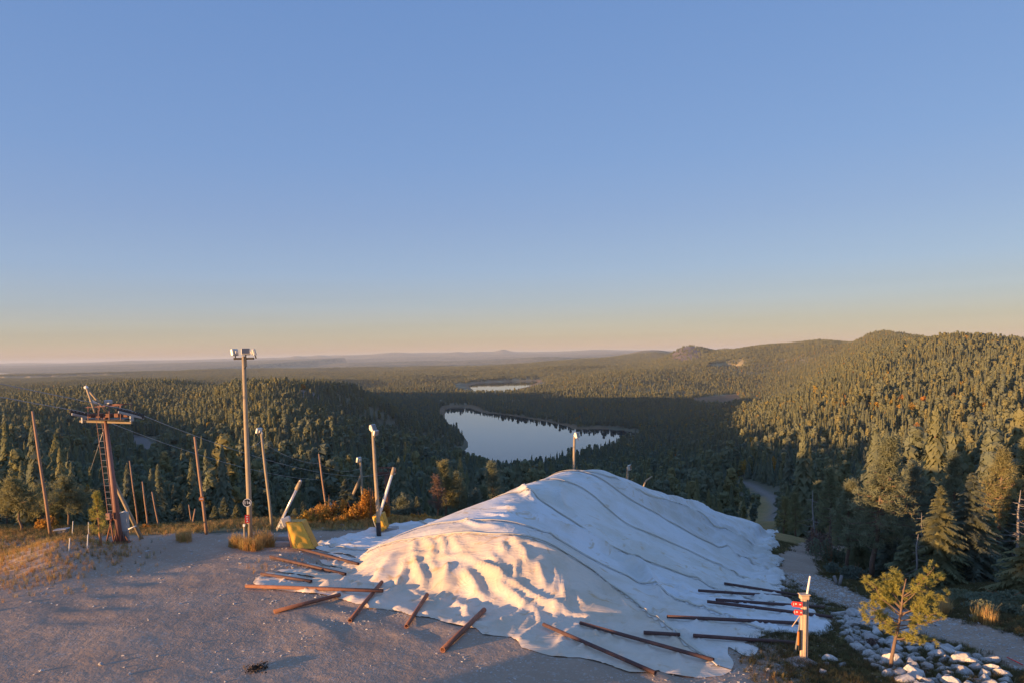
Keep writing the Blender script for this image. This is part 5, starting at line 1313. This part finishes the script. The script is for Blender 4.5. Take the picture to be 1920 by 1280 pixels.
MB().box(line3(pb, tt, .36) + [-.21, -.08, 0], (.05, .05, .42), bev=.01).build('orange_strap', MAT_ORANGE, post)
for yy, x0_ in ((1132, 1487), (1147, 1491)):
    l_ = at(x0_, yy, Yp - .12); r_ = at(1504, yy, Yp - .12); hgt = .16
    d_ = (r_ - l_); c_ = (l_ + r_) / 2
    bd = MB(); L2 = np.linalg.norm(d_) / 2
    bd.add([(-L2, -hgt / 2, 0), (L2, -hgt / 2, 0), (L2, hgt / 2, 0), (-L2, hgt / 2, 0), (-L2 - .05, 0, 0), (-L2, -hgt / 2, .02), (L2, -hgt / 2, .02), (L2, hgt / 2, .02), (-L2, hgt / 2, .02), (-L2 - .05, 0, .02)],
           [(0, 4, 3, 2, 1), (5, 6, 7, 8, 9), (0, 1, 6, 5), (1, 2, 7, 6), (2, 3, 8, 7), (3, 4, 9, 8), (4, 0, 5, 9)])
    s_ = put_flat(bd.mesh('sign_board', MAT_SIGNR), post, c_, fo, 'sign_board')
    mk = MB()
    for (mx_, my_, w2_, h2_) in ((-.06, .015, .014, .05), (-.035, .015, .014, .05), (.07, .0, .05, .012), (.07, .02, .05, .012), (-.11, .0, .012, .08)): mk.box((mx_, my_, .024), (w2_, h2_, .004))
    put_flat(mk.mesh('white_marks', MAT_WHITE), s_, c_, fo, 'white_marks')
MB().tube([at(1504, 1140, Yp), gp(1491, 1224)], .03, 8).build('brace', MAT_GREY, post); MB().tube([at(1502, 1150, Yp), at(1485, 1174, Yp)], .014, 6).build('rope', MAT_TIMBER, post)
st_ = thing('flat_stone', 'square flat paving stone under the timber sign post', 'stone slab', gp(1500, 1245)); MB().box(gp(1502, 1243) + [0, .08, .0], (.78, .66, .10), (1, .35, 0), bev=.02).build('slab', MAT_CONC, st_)

# --- small leftovers
b = gp(1562, 1057); t = thing('driftwood_log', 'bleached white log lying beside the footpath', 'log', b); MB().tube([b + [0, 0, .06], at(1592, 1049, b[1] + 1.0)], [.07, .05], 8).build('log', MAT_WHITE, t, True)
for (bx, by, tx, ty, lab) in ((1571,1096,1564,1079,'left of two short posts forming a V beside the footpath'),(1573,1097,1578,1078,'right of two short posts forming a V beside the footpath')):
    b = gp(bx, by); t = thing('short_post', lab, 'post', b); MB().tube([b + [0, 0, -.1], at(tx, ty, b[1])], .085, 8).build('post', MAT_TIMBER_G, t, True)
b = gp(1499, 986); t = thing('short_post', 'lone short grey stump beyond the far tip of the sheets', 'post', b); MB().tube([b + [0, 0, -.1], at(1499, 972, b[1])], .10, 8).build('post', MAT_BARK_GREY, t, True)
for (a, c_, lab) in (((1701,1264),(1736,1262),'thin red stick lying below the small pine'),((1888,1234),(1917,1249),'thin red stick lying at the right edge of the path')):
    A = gp(*a); B = gp(*c_); t = thing('red_stick', lab, 'stick', A); MB().tube([A + [0, 0, .05], B + [0, 0, .06]], .016, 6).build('stick', MAT_SIGNR, t, True)
# ------------------------------------------------------------------ hand placed trees near the yard
def pine_from(name, label, cat, trunk, r0, limbs, mats, tuft=.22, per=5, n=16, seed=1, crown_name='crown', spread=.5, thick=.035, group=None):
    """trunk: list of points; limbs: (t on trunk, tip point, fullness)"""
    rng = np.random.default_rng(seed); base = np.array(trunk[0]); t = thing(name, label, cat, base, group)
    P = [np.array(q, float) for q in trunk]; m = len(P); mb = MB(); P0 = [P[0] + [0, 0, -.25]] + P[1:]
    mb.tube(P0, [r0 * (1 - .75 * k / (m - 1)) for k in range(m)], 9)
    def on(t_):
        f = t_ * (m - 1); i = min(int(f), m - 2); return P[i] * (1 - f + i) + P[i + 1] * (f - i)
    T = []
    for tt_, tip, full in limbs:
        s = on(tt_); tip = np.array(tip, float); L = np.linalg.norm(tip - s); mid = (s + tip) / 2 + [0, 0, -.06 * L]
        q = [(1 - u) ** 2 * s + 2 * u * (1 - u) * mid + u * u * tip + rng.normal(size=3) * .02 * L * (0 < u < 1) for u in (0, .25, .5, .75, 1)]
        mb.tube(q, [thick, thick * .8, thick * .6, thick * .4, thick * .15], 5, cap=False)
        k = max(2, int(per * full))
        for j in range(k):
            u = .38 + .62 * (j + rng.random()) / k; c_ = (1 - u) ** 2 * s + 2 * u * (1 - u) * mid + u * u * tip
            off = rng.normal(size=3) * [.2, .2, .11] * L * spread * (.4 + .6 * (1 - abs(u - .75))); e = c_ + off + [0, 0, abs(off[2])]
            mb.tube([c_, (c_ + e) / 2 + [0, 0, -.02], e], [thick * .35, thick * .25, thick * .12], 4, cap=False)
            for w in range(3): T.append(clump(rng, e + rng.normal(size=3) * tuft * .5, tuft * (.7 + .5 * rng.random()), n, .26, .8))
    mb.build('trunk', mats[1], t, True)
    T = np.concatenate(T).reshape(-1, 3) - base; link(crown_name, mesh_of(crown_name, T, np.arange(len(T)).reshape(-1, 3), mats[0]), t)
    return t
# the little twisted pine in the foreground
b = gp(1668, 1254); Yb = b[1]; rg = random.Random(5)
tk = [b, at(1672, 1232, Yb), at(1678, 1200, Yb + .03), at(1685, 1172, Yb + .05), at(1690, 1140, Yb), at(1693, 1112, Yb), at(1699, 1084, Yb)]
LB = [(.62,1617,1078,1),(.68,1638,1094,1.6),(.72,1655,1082,1.5),(.85,1679,1070,1.6),(.8,1668,1090,1.4),(.55,1620,1130,1),(.5,1613,1148,.9),(.52,1640,1150,1.2),(.6,1640,1118,1.4),(.45,1652,1166,1),(.66,1655,1105,1.5),
 (.80,1752,1063,1.3),(.78,1762,1082,1),(.7,1738,1088,1.2),(.62,1768,1120,1.4),(.6,1750,1112,1.6),(.55,1757,1148,1.3),(.5,1772,1158,1),(.58,1735,1125,1.2),(.45,1730,1160,1.1),(.35,1748,1196,.9),(.35,1722,1185,1),(.38,1706,1200,.7),(.4,1660,1175,.7)]
limbs = [(a, at(x_, y_, Yb + rg.uniform(-.55, .55)), f) for a, x_, y_, f in LB]
pine_from('small_pine', 'small twisted sunlit pine growing among the pale rocks in the right foreground', 'pine tree', tk, .062, limbs, (MAT_PINE_NEAR, MAT_BARK), .095, 9, 34, 3, spread=.42, thick=.022)

def near_pine(label, bx, by, tx, ty, Y, width_px, cb=.35, seed=1, mats=(None, None), nl=34, name='pine_tree', cat='pine tree', dens=1.0, tuft=.27, n=13, flat=1.0):
    rng = np.random.default_rng(seed)
    if Y is None: b = gp(bx, by)
    else: q = at(bx, by, Y); b = np.array([q[0], q[1], gz(q[0], q[1])])
    tp3 = at(tx, ty, b[1]); H = np.linalg.norm(tp3 - b); tk = [line3(b, tp3, k) + rng.normal(size=3) * .012 * H * (0 < k < 1) for k in np.linspace(0, 1, 8)]
    rad = width_px / 2 / FPX * b[1]; L = []; aa = rng.random() * 6
    for i in range(nl):
        t_ = cb + (1 - cb) * (i + rng.random() * .7) / nl; aa += 2.4 + rng.normal() * .3; prof = max(.12, math.sin(min(1, (t_ - cb) / (1 - cb) * .88 + .22) * math.pi) ** .6 * (1.15 - .65 * t_))
        r = rad * prof * (.6 + .7 * rng.random()); s = line3(b, tp3, t_); L.append((t_ * .995, s + [math.cos(aa) * r, math.sin(aa) * r, (.45 * t_ - .12) * r * flat + .1 * rng.normal() * r], dens))
    for i in range(3): L.append((.9 + .03 * i, tp3 + rng.normal(size=3) * .08 * rad, dens * .8))
    return pine_from(name, label, cat, tk, .016 * H + .03, L, (mats[0] or MAT_PINE, mats[1] or MAT_BARK), tuft, 6, n, seed + 50, thick=.012 * H * .5 + .015)
def near_spruce(label, bx, by, tx, ty, Y, width_px, seed=1, mat=None, base=.04):
    rng = np.random.default_rng(seed)
    if Y is None: b = gp(bx, by)
    else: q = at(bx, by, Y); b = np.array([q[0], q[1], gz(q[0], q[1])])
    H = at(tx, ty, b[1])[2] - b[2]; rad = width_px / 2 / FPX * b[1]
    t = thing('spruce_tree', label, 'spruce tree', b + [0, 0, -.1]); T = spruce_tris(rng, H, int(170 + H * 24), rad, 12, base=base, ragged=.3, fine=.55)
    link('crown', tri_mesh('crown', T, mat or MAT_SPRUCE), t); link('trunk', trunk_mesh('trunk', rng, H, .014 * H + .03, MAT_BARK), t); return t
def bush(label, px, py, Y, w, h, seed, mat=None, name='autumn_bush', cat='bush', n=420):
    rng = np.random.default_rng(seed); q = at(px, py, Y); b = np.array([q[0], q[1], gz(q[0], q[1])]); t = thing(name, label, cat, b)
    tr = at(px, py - h, Y)[2] - b[2]; W = w / 2 / FPX * Y
    T = np.concatenate([leaf_tris(rng, max(tr, .4) * (.6 + .4 * rng.random()), W * (.35 + .25 * rng.random()), n // 2, .05 + .012 * W, base=.05) + np.array([rng.normal() * W * .45, rng.normal() * W * .45, 0]) for _ in range(6)]); link('crown', tri_mesh('crown', T, mat or MAT_BIRCH), t)
    mb = MB()
    for i in range(9):
        a = rng.random() * 6.3; r = W * (.3 + .6 * rng.random()); hh = tr * (.6 + .4 * rng.random()); mb.tube([(0.05 * math.cos(a), .05 * math.sin(a), -.1), (r * .5 * math.cos(a), r * .5 * math.sin(a), hh * .5), (r * math.cos(a), r * math.sin(a), hh)], [.025, .018, .006], 4, cap=False)
    link('stems', mb.mesh('stems', MAT_BARK_RED), t); return t
def snag(label, px, py, tx, ty, Y, seed, r=.09, name='dead_tree'):
    rng = np.random.default_rng(seed); q = at(px, py, Y); b = np.array([q[0], q[1], gz(q[0], q[1])]); tp3 = at(tx, ty, Y); H = np.linalg.norm(tp3 - b); t = thing(name, label, 'dead tree', b)
    mb = MB(); mb.tube([b + [0, 0, -.2], line3(b, tp3, .4) + [.05, 0, 0], line3(b, tp3, .75) + [-.06, 0, 0], tp3], [r, r * .8, r * .5, r * .15], 8); mb.build('trunk', MAT_BARK_GREY, t, True)
    mb = MB()
    for i in range(26):
        k = .2 + .75 * rng.random(); a = rng.random() * 6.3; L = (1.15 - k) * H * .25 * (.5 + rng.random()); s = line3(b, tp3, k); d = np.array([math.cos(a), math.sin(a), 0])
        mb.tube([s, s + d * L * .5 + [0, 0, -.1 * L], s + d * L + [0, 0, -.05 * L + .3 * L * rng.normal() * .4]], [r * .25, r * .15, .006], 4, cap=False)
    mb.build('branches', MAT_BARK_GREY, t); return t
# left, on and just beyond the brow
near_pine('dark pine at the left picture edge with a bare lower trunk', 42, 1012, 26, 905, 42, 100, .45, 21, nl=30)
near_pine('broad pine between the leaning pole and the birch sapling', 130, 1003, 122, 900, 45, 95, .4, 22, nl=32)
near_pine('pine partly hidden behind the leaning bare pole', 78, 1000, 72, 915, 48, 75, .3, 23, nl=26)
near_pine('low pine half covered by the lift mast', 205, 1000, 196, 912, 50, 70, .25, 24, nl=24)
near_pine('pine just right of the lift mast cabinet', 262, 1000, 258, 925, 52, 55, .2, 25, nl=22)
bush('orange bush beside the metal sled', 88, 1000, 43, 34, 34, 26, n=260, mat=MAT_ORBUSH)
bush('low orange bush at the foot of the brow beside the lift mast strut', 280, 1000, 42, 30, 14, 27, n=160, mat=MAT_ORBUSH)
b = gp(189, 1020); near_pine('slender green birch sapling standing in the dry grass', 190, 1022, 180, 925, None, 36, .25, 28, (MAT_PINE_NEAR, MAT_BARK_RED), 18, 'birch_sapling', 'sapling', 1.2, .12, 8)
SM = [(343,990,340,938,24),(405,992,402,944,22),(424,992,421,928,30),(446,985,443,942,22),(476,985,474,936,26),(530,975,531,950,16),(555,975,553,948,20),(570,975,567,936,26)]
NM = ['left of the short crossed stakes','left of two small spruces before the floodlight pole','right of two small spruces before the floodlight pole','peeping out left of the floodlight pole','between the floodlight pole and the lamp pole','under the raised lance','right of the raised lance','left of the bare pole in the bushes']
for i, (a, b2, c_, d_, w_) in enumerate(SM): near_spruce('small golden green spruce ' + NM[i], a, b2, c_, d_, 47 + 2 * (i % 3), w_ * 1.25, 40 + i)
near_spruce('yellow green spruce in the middle of the orange bushes', 651, 982, 648, 893, 43, 56, 51)
bush('tall orange bush at the foot of the bare pole', 618, 985, 42.5, 62, 56, 52, n=700, mat=MAT_ORBUSH); bush('low green and orange bush left of the bare pole', 586, 985, 42.0, 42, 34, 53, n=420); bush('orange bush right of the yellow green spruce', 668, 985, 42, 38, 46, 54, n=450, mat=MAT_ORBUSH)
bush('brightest orange bush left of the thick lamp pole', 694, 975, 42.5, 52, 62, 55, n=700, mat=MAT_ORBUSH); bush('small orange bush in front of the yellow green spruce', 642, 990, 41.5, 40, 26, 56, n=300, mat=MAT_ORBUSH); bush('dull orange bush behind the smaller snow gun', 722, 972, 44, 34, 36, 57, n=300, mat=MAT_ORBUSH)
near_pine('low round pine right of the smaller snow gun', 757, 968, 755, 935, 52, 44, .1, 58, nl=20); near_spruce('small dark spruce beside the low round pine', 783, 970, 781, 926, 52, 26, 59)
near_pine('tall pine behind the left slope of the snow pile', 838, 965, 831, 868, 56, 44, .25, 60, nl=30); near_pine('reddish half bare tree left of the tall pine behind the pile', 822, 965, 818, 895, 54, 34, .3, 61, (MAT_TWIG, MAT_BARK_RED), 22, 'birch_tree', 'birch tree', .9, .2, 8)
near_pine('golden pine right of the tall pine behind the pile', 862, 965, 857, 890, 56, 34, .25, 62, nl=24); near_pine('low bushy pine in the gap behind the pile', 893, 965, 893, 924, 56, 34, .1, 63, nl=18)
near_pine('pine standing alone against the dark wood above the left slope of the pile', 928, 950, 922, 870, 60, 46, .2, 64, nl=32); near_pine('small pine left of the lone pine above the pile', 908, 955, 906, 915, 58, 24, .15, 65, nl=16)
bush('small orange shrub right of the yellow cover', 738, 975, 46, 26, 14, 66, n=160, mat=MAT_ORBUSH); bush('low orange shrub below the small dark spruce', 790, 972, 46, 30, 14, 67, n=160, mat=MAT_ORBUSH)
# right, beside the footpath
near_pine('tallest pine beside the footpath, its top lit gold above dark lower branches', 1634, 1082, 1668, 826, 42, 112, .28, 70, nl=58, tuft=.30, n=12, dens=1.3)
near_pine('dark pine leaning over the footpath left of the tallest one', 1588, 1050, 1596, 905, 46, 72, .3, 71, nl=34)
near_pine('bushy pine right behind the tallest one', 1722, 1075, 1712, 872, 45, 88, .22, 72, nl=46); near_spruce('wide dark spruce right of the tallest pine', 1758, 1118, 1752, 905, 38, 120, 73)
near_spruce('broad dark spruce in the middle of the right stand', 1815, 1125, 1812, 880, 39, 130, 74); near_pine('pine with a leaning dark trunk in the right stand', 1868, 1068, 1882, 845, 43, 92, .42, 75, nl=42)
near_spruce('dense dark spruce cut off by the right picture edge', 1925, 1165, 1915, 985, 33, 130, 76); near_pine('tall pine at the right picture edge', 1922, 1090, 1925, 830, 44, 84, .35, 77, nl=40)
near_pine('pine with a thin lit top above the broad dark spruce', 1792, 1080, 1788, 852, 47, 60, .3, 78, nl=34); near_spruce('low spreading spruce at the foot of the wide dark spruce', 1700, 1100, 1700, 1000, 39, 90, 79)
near_pine('grey green pine left of the leaning one beside the far tip', 1558, 1010, 1556, 880, 62, 60, .35, 80, nl=32); near_pine('small pine near the far tip of the sheets', 1492, 985, 1490, 925, 80, 40, .2, 81, nl=22)
near_pine('small pine right beside the far road bend', 1470, 985, 1472, 935, 84, 30, .2, 82, nl=18); near_pine('round pine left of the grey green one', 1530, 1000, 1534, 905, 68, 50, .3, 83, nl=26)
near_spruce('young spruce behind the footpath bend', 1610, 1045, 1612, 975, 47, 50, 84); near_spruce('drooping dark spruce below the lit pine', 1665, 1085, 1660, 985, 43, 70, 85)
for a in ((1690,1060,1690,905,48,86,121,'behind the tallest pine, left of its trunk'),(1775,1075,1772,935,44,80,122,'behind the wide dark spruce'),(1850,1105,1848,950,41,84,123,'between the broad dark spruce and the leaning pine'),(1895,1110,1898,930,42,70,124,'left of the edge spruce'),(1625,1060,1628,955,50,60,125,'behind the drooping dark spruce'),(1655,1040,1640,900,58,56,126,'far behind the tallest pine'),(1745,1050,1740,890,52,60,127,'far behind the wide dark spruce')):
    near_spruce('dark green spruce ' + a[7], *a[:7])
for k_, (x_, y_) in enumerate(((-31,1.6),(-34,-1.2))):   # unseen pines added left of the mast to shade the yard
    cm, tm_ = mid_sets[1][k_]; sc__ = 6.6 / 12 * (1 + .05 * k_); root = thing('pine_tree', 'unseen pine added left of the yard for its shadow, ' + ['nearest','second','third','fourth','fifth','furthest'][k_] + ' from the camera mast', 'pine tree', (x_, y_, gz(x_, y_) - .1)); root.scale = (sc__ * 1.2, sc__ * 1.2, sc__); link('crown', cm, root); link('trunk', tm_, root)
snag('dead grey snag with drooping bare branches near the far tip of the sheets', 1527, 985, 1524, 918, 58, 90); snag('bleached dead tree at the right picture edge', 1905, 1010, 1914, 918, 40, 91, .1); snag('thin dead birch stem standing between the right hand spruces', 1735, 1075, 1728, 960, 40, 92, .05)
snag('bare grey snag in front of the wide dark spruce', 1716, 1075, 1722, 1000, 38, 93, .07)
for i, (px_, py_, Y_, w_, h_, mt_) in enumerate(((1850,1180,30,110,30,0),(1800,1150,32,100,30,0),(1885,1150,31,90,44,0),(1740,1130,34,110,26,0),(1600,1075,41,60,20,0),(1530,1005,56,70,20,1),(1560,1020,50,60,14,0),(1680,1105,38,90,22,0),(1900,1195,27,90,28,0))):
    bush(('low %s heath bush ' % ('brown' if mt_ else 'dark green')) + ['below the leaning pine','below the broad dark spruce','in front of the edge spruce','below the wide dark spruce','left of the tall pine foot','beyond the far tip of the sheets','at the head of the footpath','at the foot of the drooping spruce','nearest the right picture edge'][i], px_, py_, Y_, w_, h_, 110 + i, MAT_TWIG if mt_ else MAT_SPRUCE, 'heath_bush', 'bush', 900)

# ------------------------------------------------------------------ pale rocks
def rock_mesh(seed):
    rng = np.random.default_rng(seed); bm = bmesh.new(); bmesh.ops.create_icosphere(bm, subdivisions=3, radius=1.0)
    cuts = rng.normal(size=(13, 3)); cuts /= np.linalg.norm(cuts, axis=1)[:, None]; dist = .42 + .3 * rng.random(13); sc_ = 1.45 * np.array([1.0, .75 + .25 * rng.random(), .55 + .2 * rng.random()])
    for v in bm.verts:
        p = np.array(v.co)
        for c_, d_ in zip(cuts, dist):
            k = p @ c_
            if k > d_: p = p - c_ * (k - d_)
        v.co = Vector(p * sc_)
    me = bpy.data.meshes.new('rock'); bm.to_mesh(me); bm.free(); me.materials.append(MAT_ROCK); return me
rkm = NT('pale_rock_material'); ob = rkm.n('TexCoord').outputs['Object']; rr_ = rkm.n('ObjectInfo').outputs['Random']
rcol = rkm.ramp(rr_, [(0, (.50,.47,.45)), (.5, (.66,.63,.60)), (1, (.80,.77,.72))]); rcol = rkm.mix(rkm.ramp(rkm.noise(ob, 2.5, 6, .7), [(.4, 0.0), (.65, .6)]), rcol, (.42,.37,.33)); rkm.bump(rkm.noise(ob, 4, 6, .7), .6, .12)
MAT_ROCK = rkm.set(Base_Color=rcol, Roughness=.9, Specular_IOR_Level=.2)
rocks = [rock_mesh(700 + i) for i in range(9)]
RP = [(1572,1152),(1600,1143),(1640,1150),(1682,1182),(1722,1208),(1765,1206),(1805,1222),(1850,1238),(1888,1268),(1890,1300),(1720,1300),(1655,1262),(1612,1222),(1580,1190)]
rp_w = [hit(*q)[:2] for q in RP]
rng = np.random.default_rng(77); xs = [q[0] for q in rp_w]; ys = [q[1] for q in rp_w]; placed = []
def rock_at(x, y, s, lab, grp, ob_=None, sink=.35):
    z = gz(x, y); o = link('rock', rocks[int(rng.integers(0, 9))], None, (x, y, z + s * (.55 - sink)), lab, 'rock', grp)
    o.rotation_euler = (rng.normal() * .25, rng.normal() * .25, rng.random() * 6.3); o.scale = (s, s * (.8 + .4 * rng.random()), s * (.8 + .4 * rng.random())); return o
tries = 0
while len(placed) < 235 and tries < 9000:
    tries += 1; x = rng.uniform(min(xs), max(xs)); y = rng.uniform(min(ys), max(ys))
    if not bool(in_poly(x, y, rp_w)): continue
    s = .075 + .17 * rng.random() ** 1.8
    if tries < 1200: s += .07
    if all(math.hypot(x - a, y - b2) > .72 * (s + c_) for a, b2, c_ in placed): placed.append((x, y, s))
rinfo = []
for x, y, s in placed:
    pr = project(np.array([x, y, gz(x, y)]))
    where = 'at the upper end of the rock bed' if pr[1] < 1185 else ('around the small pine trunk' if pr[0] < 1720 else ('in the lower right of the rock bed' if pr[0] > 1790 else 'in the middle of the rock bed'))
    rinfo.append((x, y, s, where, 'large' if s > .19 else ('small' if s < .11 else 'medium'), pr[0], pr[1]))
for i, (x, y, s, where, size, px_, py_) in enumerate(rinfo):
    grp = [r for r in rinfo if r[3] == where and r[4] == size]; part = ''
    if len(grp) > 3:
        xs_ = sorted(r[5] for r in grp); n3 = len(xs_) // 3; side_ = 'left side, ' if px_ <= xs_[n3] else ('right side, ' if px_ > xs_[2 * n3] else 'centre, ')
        sub = sorted(r[6] for r in grp if (r[5] <= xs_[n3], r[5] > xs_[2 * n3]) == (px_ <= xs_[n3], px_ > xs_[2 * n3])); m3 = max(1, len(sub) // 3)
        part = side_ + ('back row' if py_ <= sub[m3 - 1] else ('front row' if py_ > sub[min(2 * m3, len(sub) - 1)] else 'middle row'))
    lab = '%s pale rock %s%s' % (size, where, (', ' + part) if part else ''); rock_at(x, y, s, lab, lab.replace(' rock', ' rocks', 1))
for (a, b2, s, lab) in ((1560,1240,.21,'large pale rounded boulder right of the sign post'),(1580,1246,.09,'small pale rock right of the rounded boulder'),(1547,1245,.10,'small pale rock left of the rounded boulder'),(1537,1231,.06,'tiny pale rock between sign post and boulder'),
    (1545,1262,.10,'flat pale rock below the rounded boulder'),(1440,1258,.09,'pale stone left of the sign post stone slab'),(190,1246,.07,'white stone alone on the dark gravel at left'),(243,1263,.06,'small white stone below the lone white stone'),(77,1258,.06,'small white stone at bottom left')):
    q = gp(a, b2); rock_at(q[0], q[1], s, lab, None, sink=.2)
b = gp(482, 1254); rng2 = np.random.default_rng(5); T = leaf_tris(rng2, .12, .42, 300, .035, base=0); t = link('dead_moss_heap', tri_mesh('dead_moss_heap', T, plain('dark_moss', (.07,.05,.035), .95)), None, tuple(b), 'flat dark clump of dead moss on the front gravel', 'moss clump')
b = gp(1636, 1212); T = leaf_tris(rng2, .3, .26, 400, .03, base=0); link('dry_shrub', tri_mesh('dry_shrub', T, MAT_TWIG), None, tuple(b), 'dry brown dwarf shrub among the pale rocks', 'shrub')

# ------------------------------------------------------------------ loose stones and tufts of grass: countless small things
def scatter_xy(n, y0, y1, seed, pxr=(-60, 1980), pw=1.0):
    rng = np.random.default_rng(seed); y = y0 + (y1 - y0) * rng.random(n) ** pw; px = rng.uniform(pxr[0], pxr[1], n); return (px - 960) / FPX * y, y, rng
def clear_of(x, y):
    return ~(in_poly(x, y, HEM_COARSE) & (poly_dist(x, y, HEM_COARSE) > .15))
x, y, rng = scatter_xy(60000, 15, 42, 91, pw=.8); zo = zones(x, y, ground(x, y)); dens = .04 + .22 * smooth(.0, .5, fbm(x / 2.5, y / 2.5, 301, 3)) + .6 * smooth(2, 9, x) ; dens = dens * (zo['gravel'] * .8 + .2)
near_h = np.exp(-(poly_dist(x, y, HEM_COARSE) / 2.5) ** 2); dens = dens * (.35 + 1.2 * near_h + .5 * smooth(6, 10, x)); ok = (rng.random(len(x)) < dens) & clear_of(x, y)
x, y = x[ok], y[ok]; s = .012 + .035 * rng.random(len(x)) ** 3; s *= 1 + .5 * (y > 26) ; big = rng.random(len(x)) < .02; s = np.where(big, s * 2.0, s)
forest_object('loose_stones', 'loose pale stones scattered over the gravel yard and beside the sheets', 'stones', np.stack([x, y, ground(x, y) + s * .15], -1), np.stack([s * 1.1, s, s * .75], -1), RNG.integers(0, 4, len(x)), rocks[:4])
def tuft_mesh(seed, n=16, h=.30, sp_=.12, mat=None):
    rng = np.random.default_rng(seed); T = []
    for i in range(n):
        a = rng.random() * 6.3; o = rng.normal(size=2) * .05; l = h * (.6 + .6 * rng.random()); d = np.array([math.cos(a), math.sin(a)]) * sp_ * rng.random(); w = .006
        p0 = np.array([o[0], o[1], -.02]); p1 = p0 + [d[0] * .4, d[1] * .4, l * .6]; p2 = p0 + [d[0] * 1.6, d[1] * 1.6, l]; sd = np.array([-math.sin(a), math.cos(a), 0]) * w
        T += [[p0 - sd, p0 + sd, p1], [p1 - sd * .8, p1 + sd * .8, p2], [p0 + sd, p1 + sd * .8, p1 - sd * .8]]
    return tri_mesh('grass_tuft', T, mat)
MAT_GRASS = crown_mat('dry_grass', [(0, (.56,.30,.12)), (.5, (.68,.42,.17)), (1, (.56,.44,.16))], .1, .4); MAT_GRASS2 = crown_mat('green_grass', [(0, (.11,.12,.045)), (.6, (.18,.17,.07)), (1, (.28,.20,.09))], .1, .4)
MAT_HEATH = crown_mat('heath', [(0, (.07,.075,.035)), (.6, (.12,.10,.05)), (1, (.20,.11,.06))], .1, .3)
x, y, rng = scatter_xy(150000, 17, 64, 92, pw=.9); zo = zones(x, y, ground(x, y)); ok = (rng.random(len(x)) < np.clip(zo['grass'] * 1.0 - .12, 0, 1) * .75 * (1 - .7 * zo['gravel'] * (zo['grass'] < .5))) & clear_of(x, y) & (x < 7.5)
x, y = x[ok], y[ok]; s = .35 + .6 * rng.random(len(x)); s *= np.interp(y, [17, 30, 40], [.6, .8, 1.0])
forest_object('dry_grass', 'golden dry grass along the brow and the left bank', 'grass', np.stack([x, y, ground(x, y)], -1), np.stack([s, s, s], -1), RNG.integers(0, 5, len(x)), [tuft_mesh(i, 16, .26 + .03 * i, .12, MAT_GRASS if i < 4 else MAT_GRASS2) for i in range(5)])
x, y, rng = scatter_xy(90000, 15, 62, 93, (1180, 2000), .9); zo = zones(x, y, ground(x, y)); ok = (rng.random(len(x)) < np.clip(zo['grass'], 0, 1) * .8) & clear_of(x, y) & (x > 6.5)
x, y = x[ok], y[ok]; s = .45 + .6 * rng.random(len(x)) 
forest_object('heath_plants', 'dark low heath and grass around the footpath', 'ground cover', np.stack([x, y, ground(x, y)], -1), np.stack([s, s, s * .7], -1), RNG.integers(0, 5, len(x)), [tuft_mesh(20 + i, 18, .24, .22, MAT_HEATH if i < 3 else MAT_GRASS2) for i in range(5)])
# taller tufts at the feet of the poles
k = 0; P_ = []
for (px_, py_, w_) in ((445,1024,18),(470,1030,22),(500,1022,14),(490,1016,16),(1770,1150,10),(1850,1165,16),(345,1012,10)):
    rng = np.random.default_rng(400 + k); k += 1
    for i in range(26):
        q = gp(px_ + rng.normal() * w_ * .5, py_ + rng.normal() * 2.5); P_.append(q)
P_ = np.array(P_); s = 1.2 + .8 * np.random.default_rng(3).random(len(P_))
forest_object('tall_dry_grass', 'taller dry grass tufts at the feet of poles and by the path', 'grass', P_, np.stack([s, s, s], -1), RNG.integers(0, 3, len(P_)), [tuft_mesh(40 + i, 22, .34, .14, MAT_GRASS) for i in range(3)])
# ------------------------------------------------------------------ evening haze
hz = bpy.data.materials.new('haze_air'); hz.use_nodes = True; ht = hz.node_tree
for n in list(ht.nodes): ht.nodes.remove(n)
ho = ht.nodes.new('ShaderNodeOutputMaterial'); pv_ = ht.nodes.new('ShaderNodeVolumePrincipled'); pv_.inputs['Color'].default_value = (.72,.84,1.0,1); pv_.inputs['Density'].default_value = HAZE; pv_.inputs['Anisotropy'].default_value = 0.0
ht.links.new(pv_.outputs[0], ho.inputs['Volume'])
link('haze', MB().box((0, 0, 0), (1, 1, 1)).mesh('haze', hz), None, (0, 0, 0), kind='stuff')
hz_o = bpy.data.objects['haze']; hz_o.scale = (100000, 100000, 400); hz_o.location = (0, 0, -230 + 200)
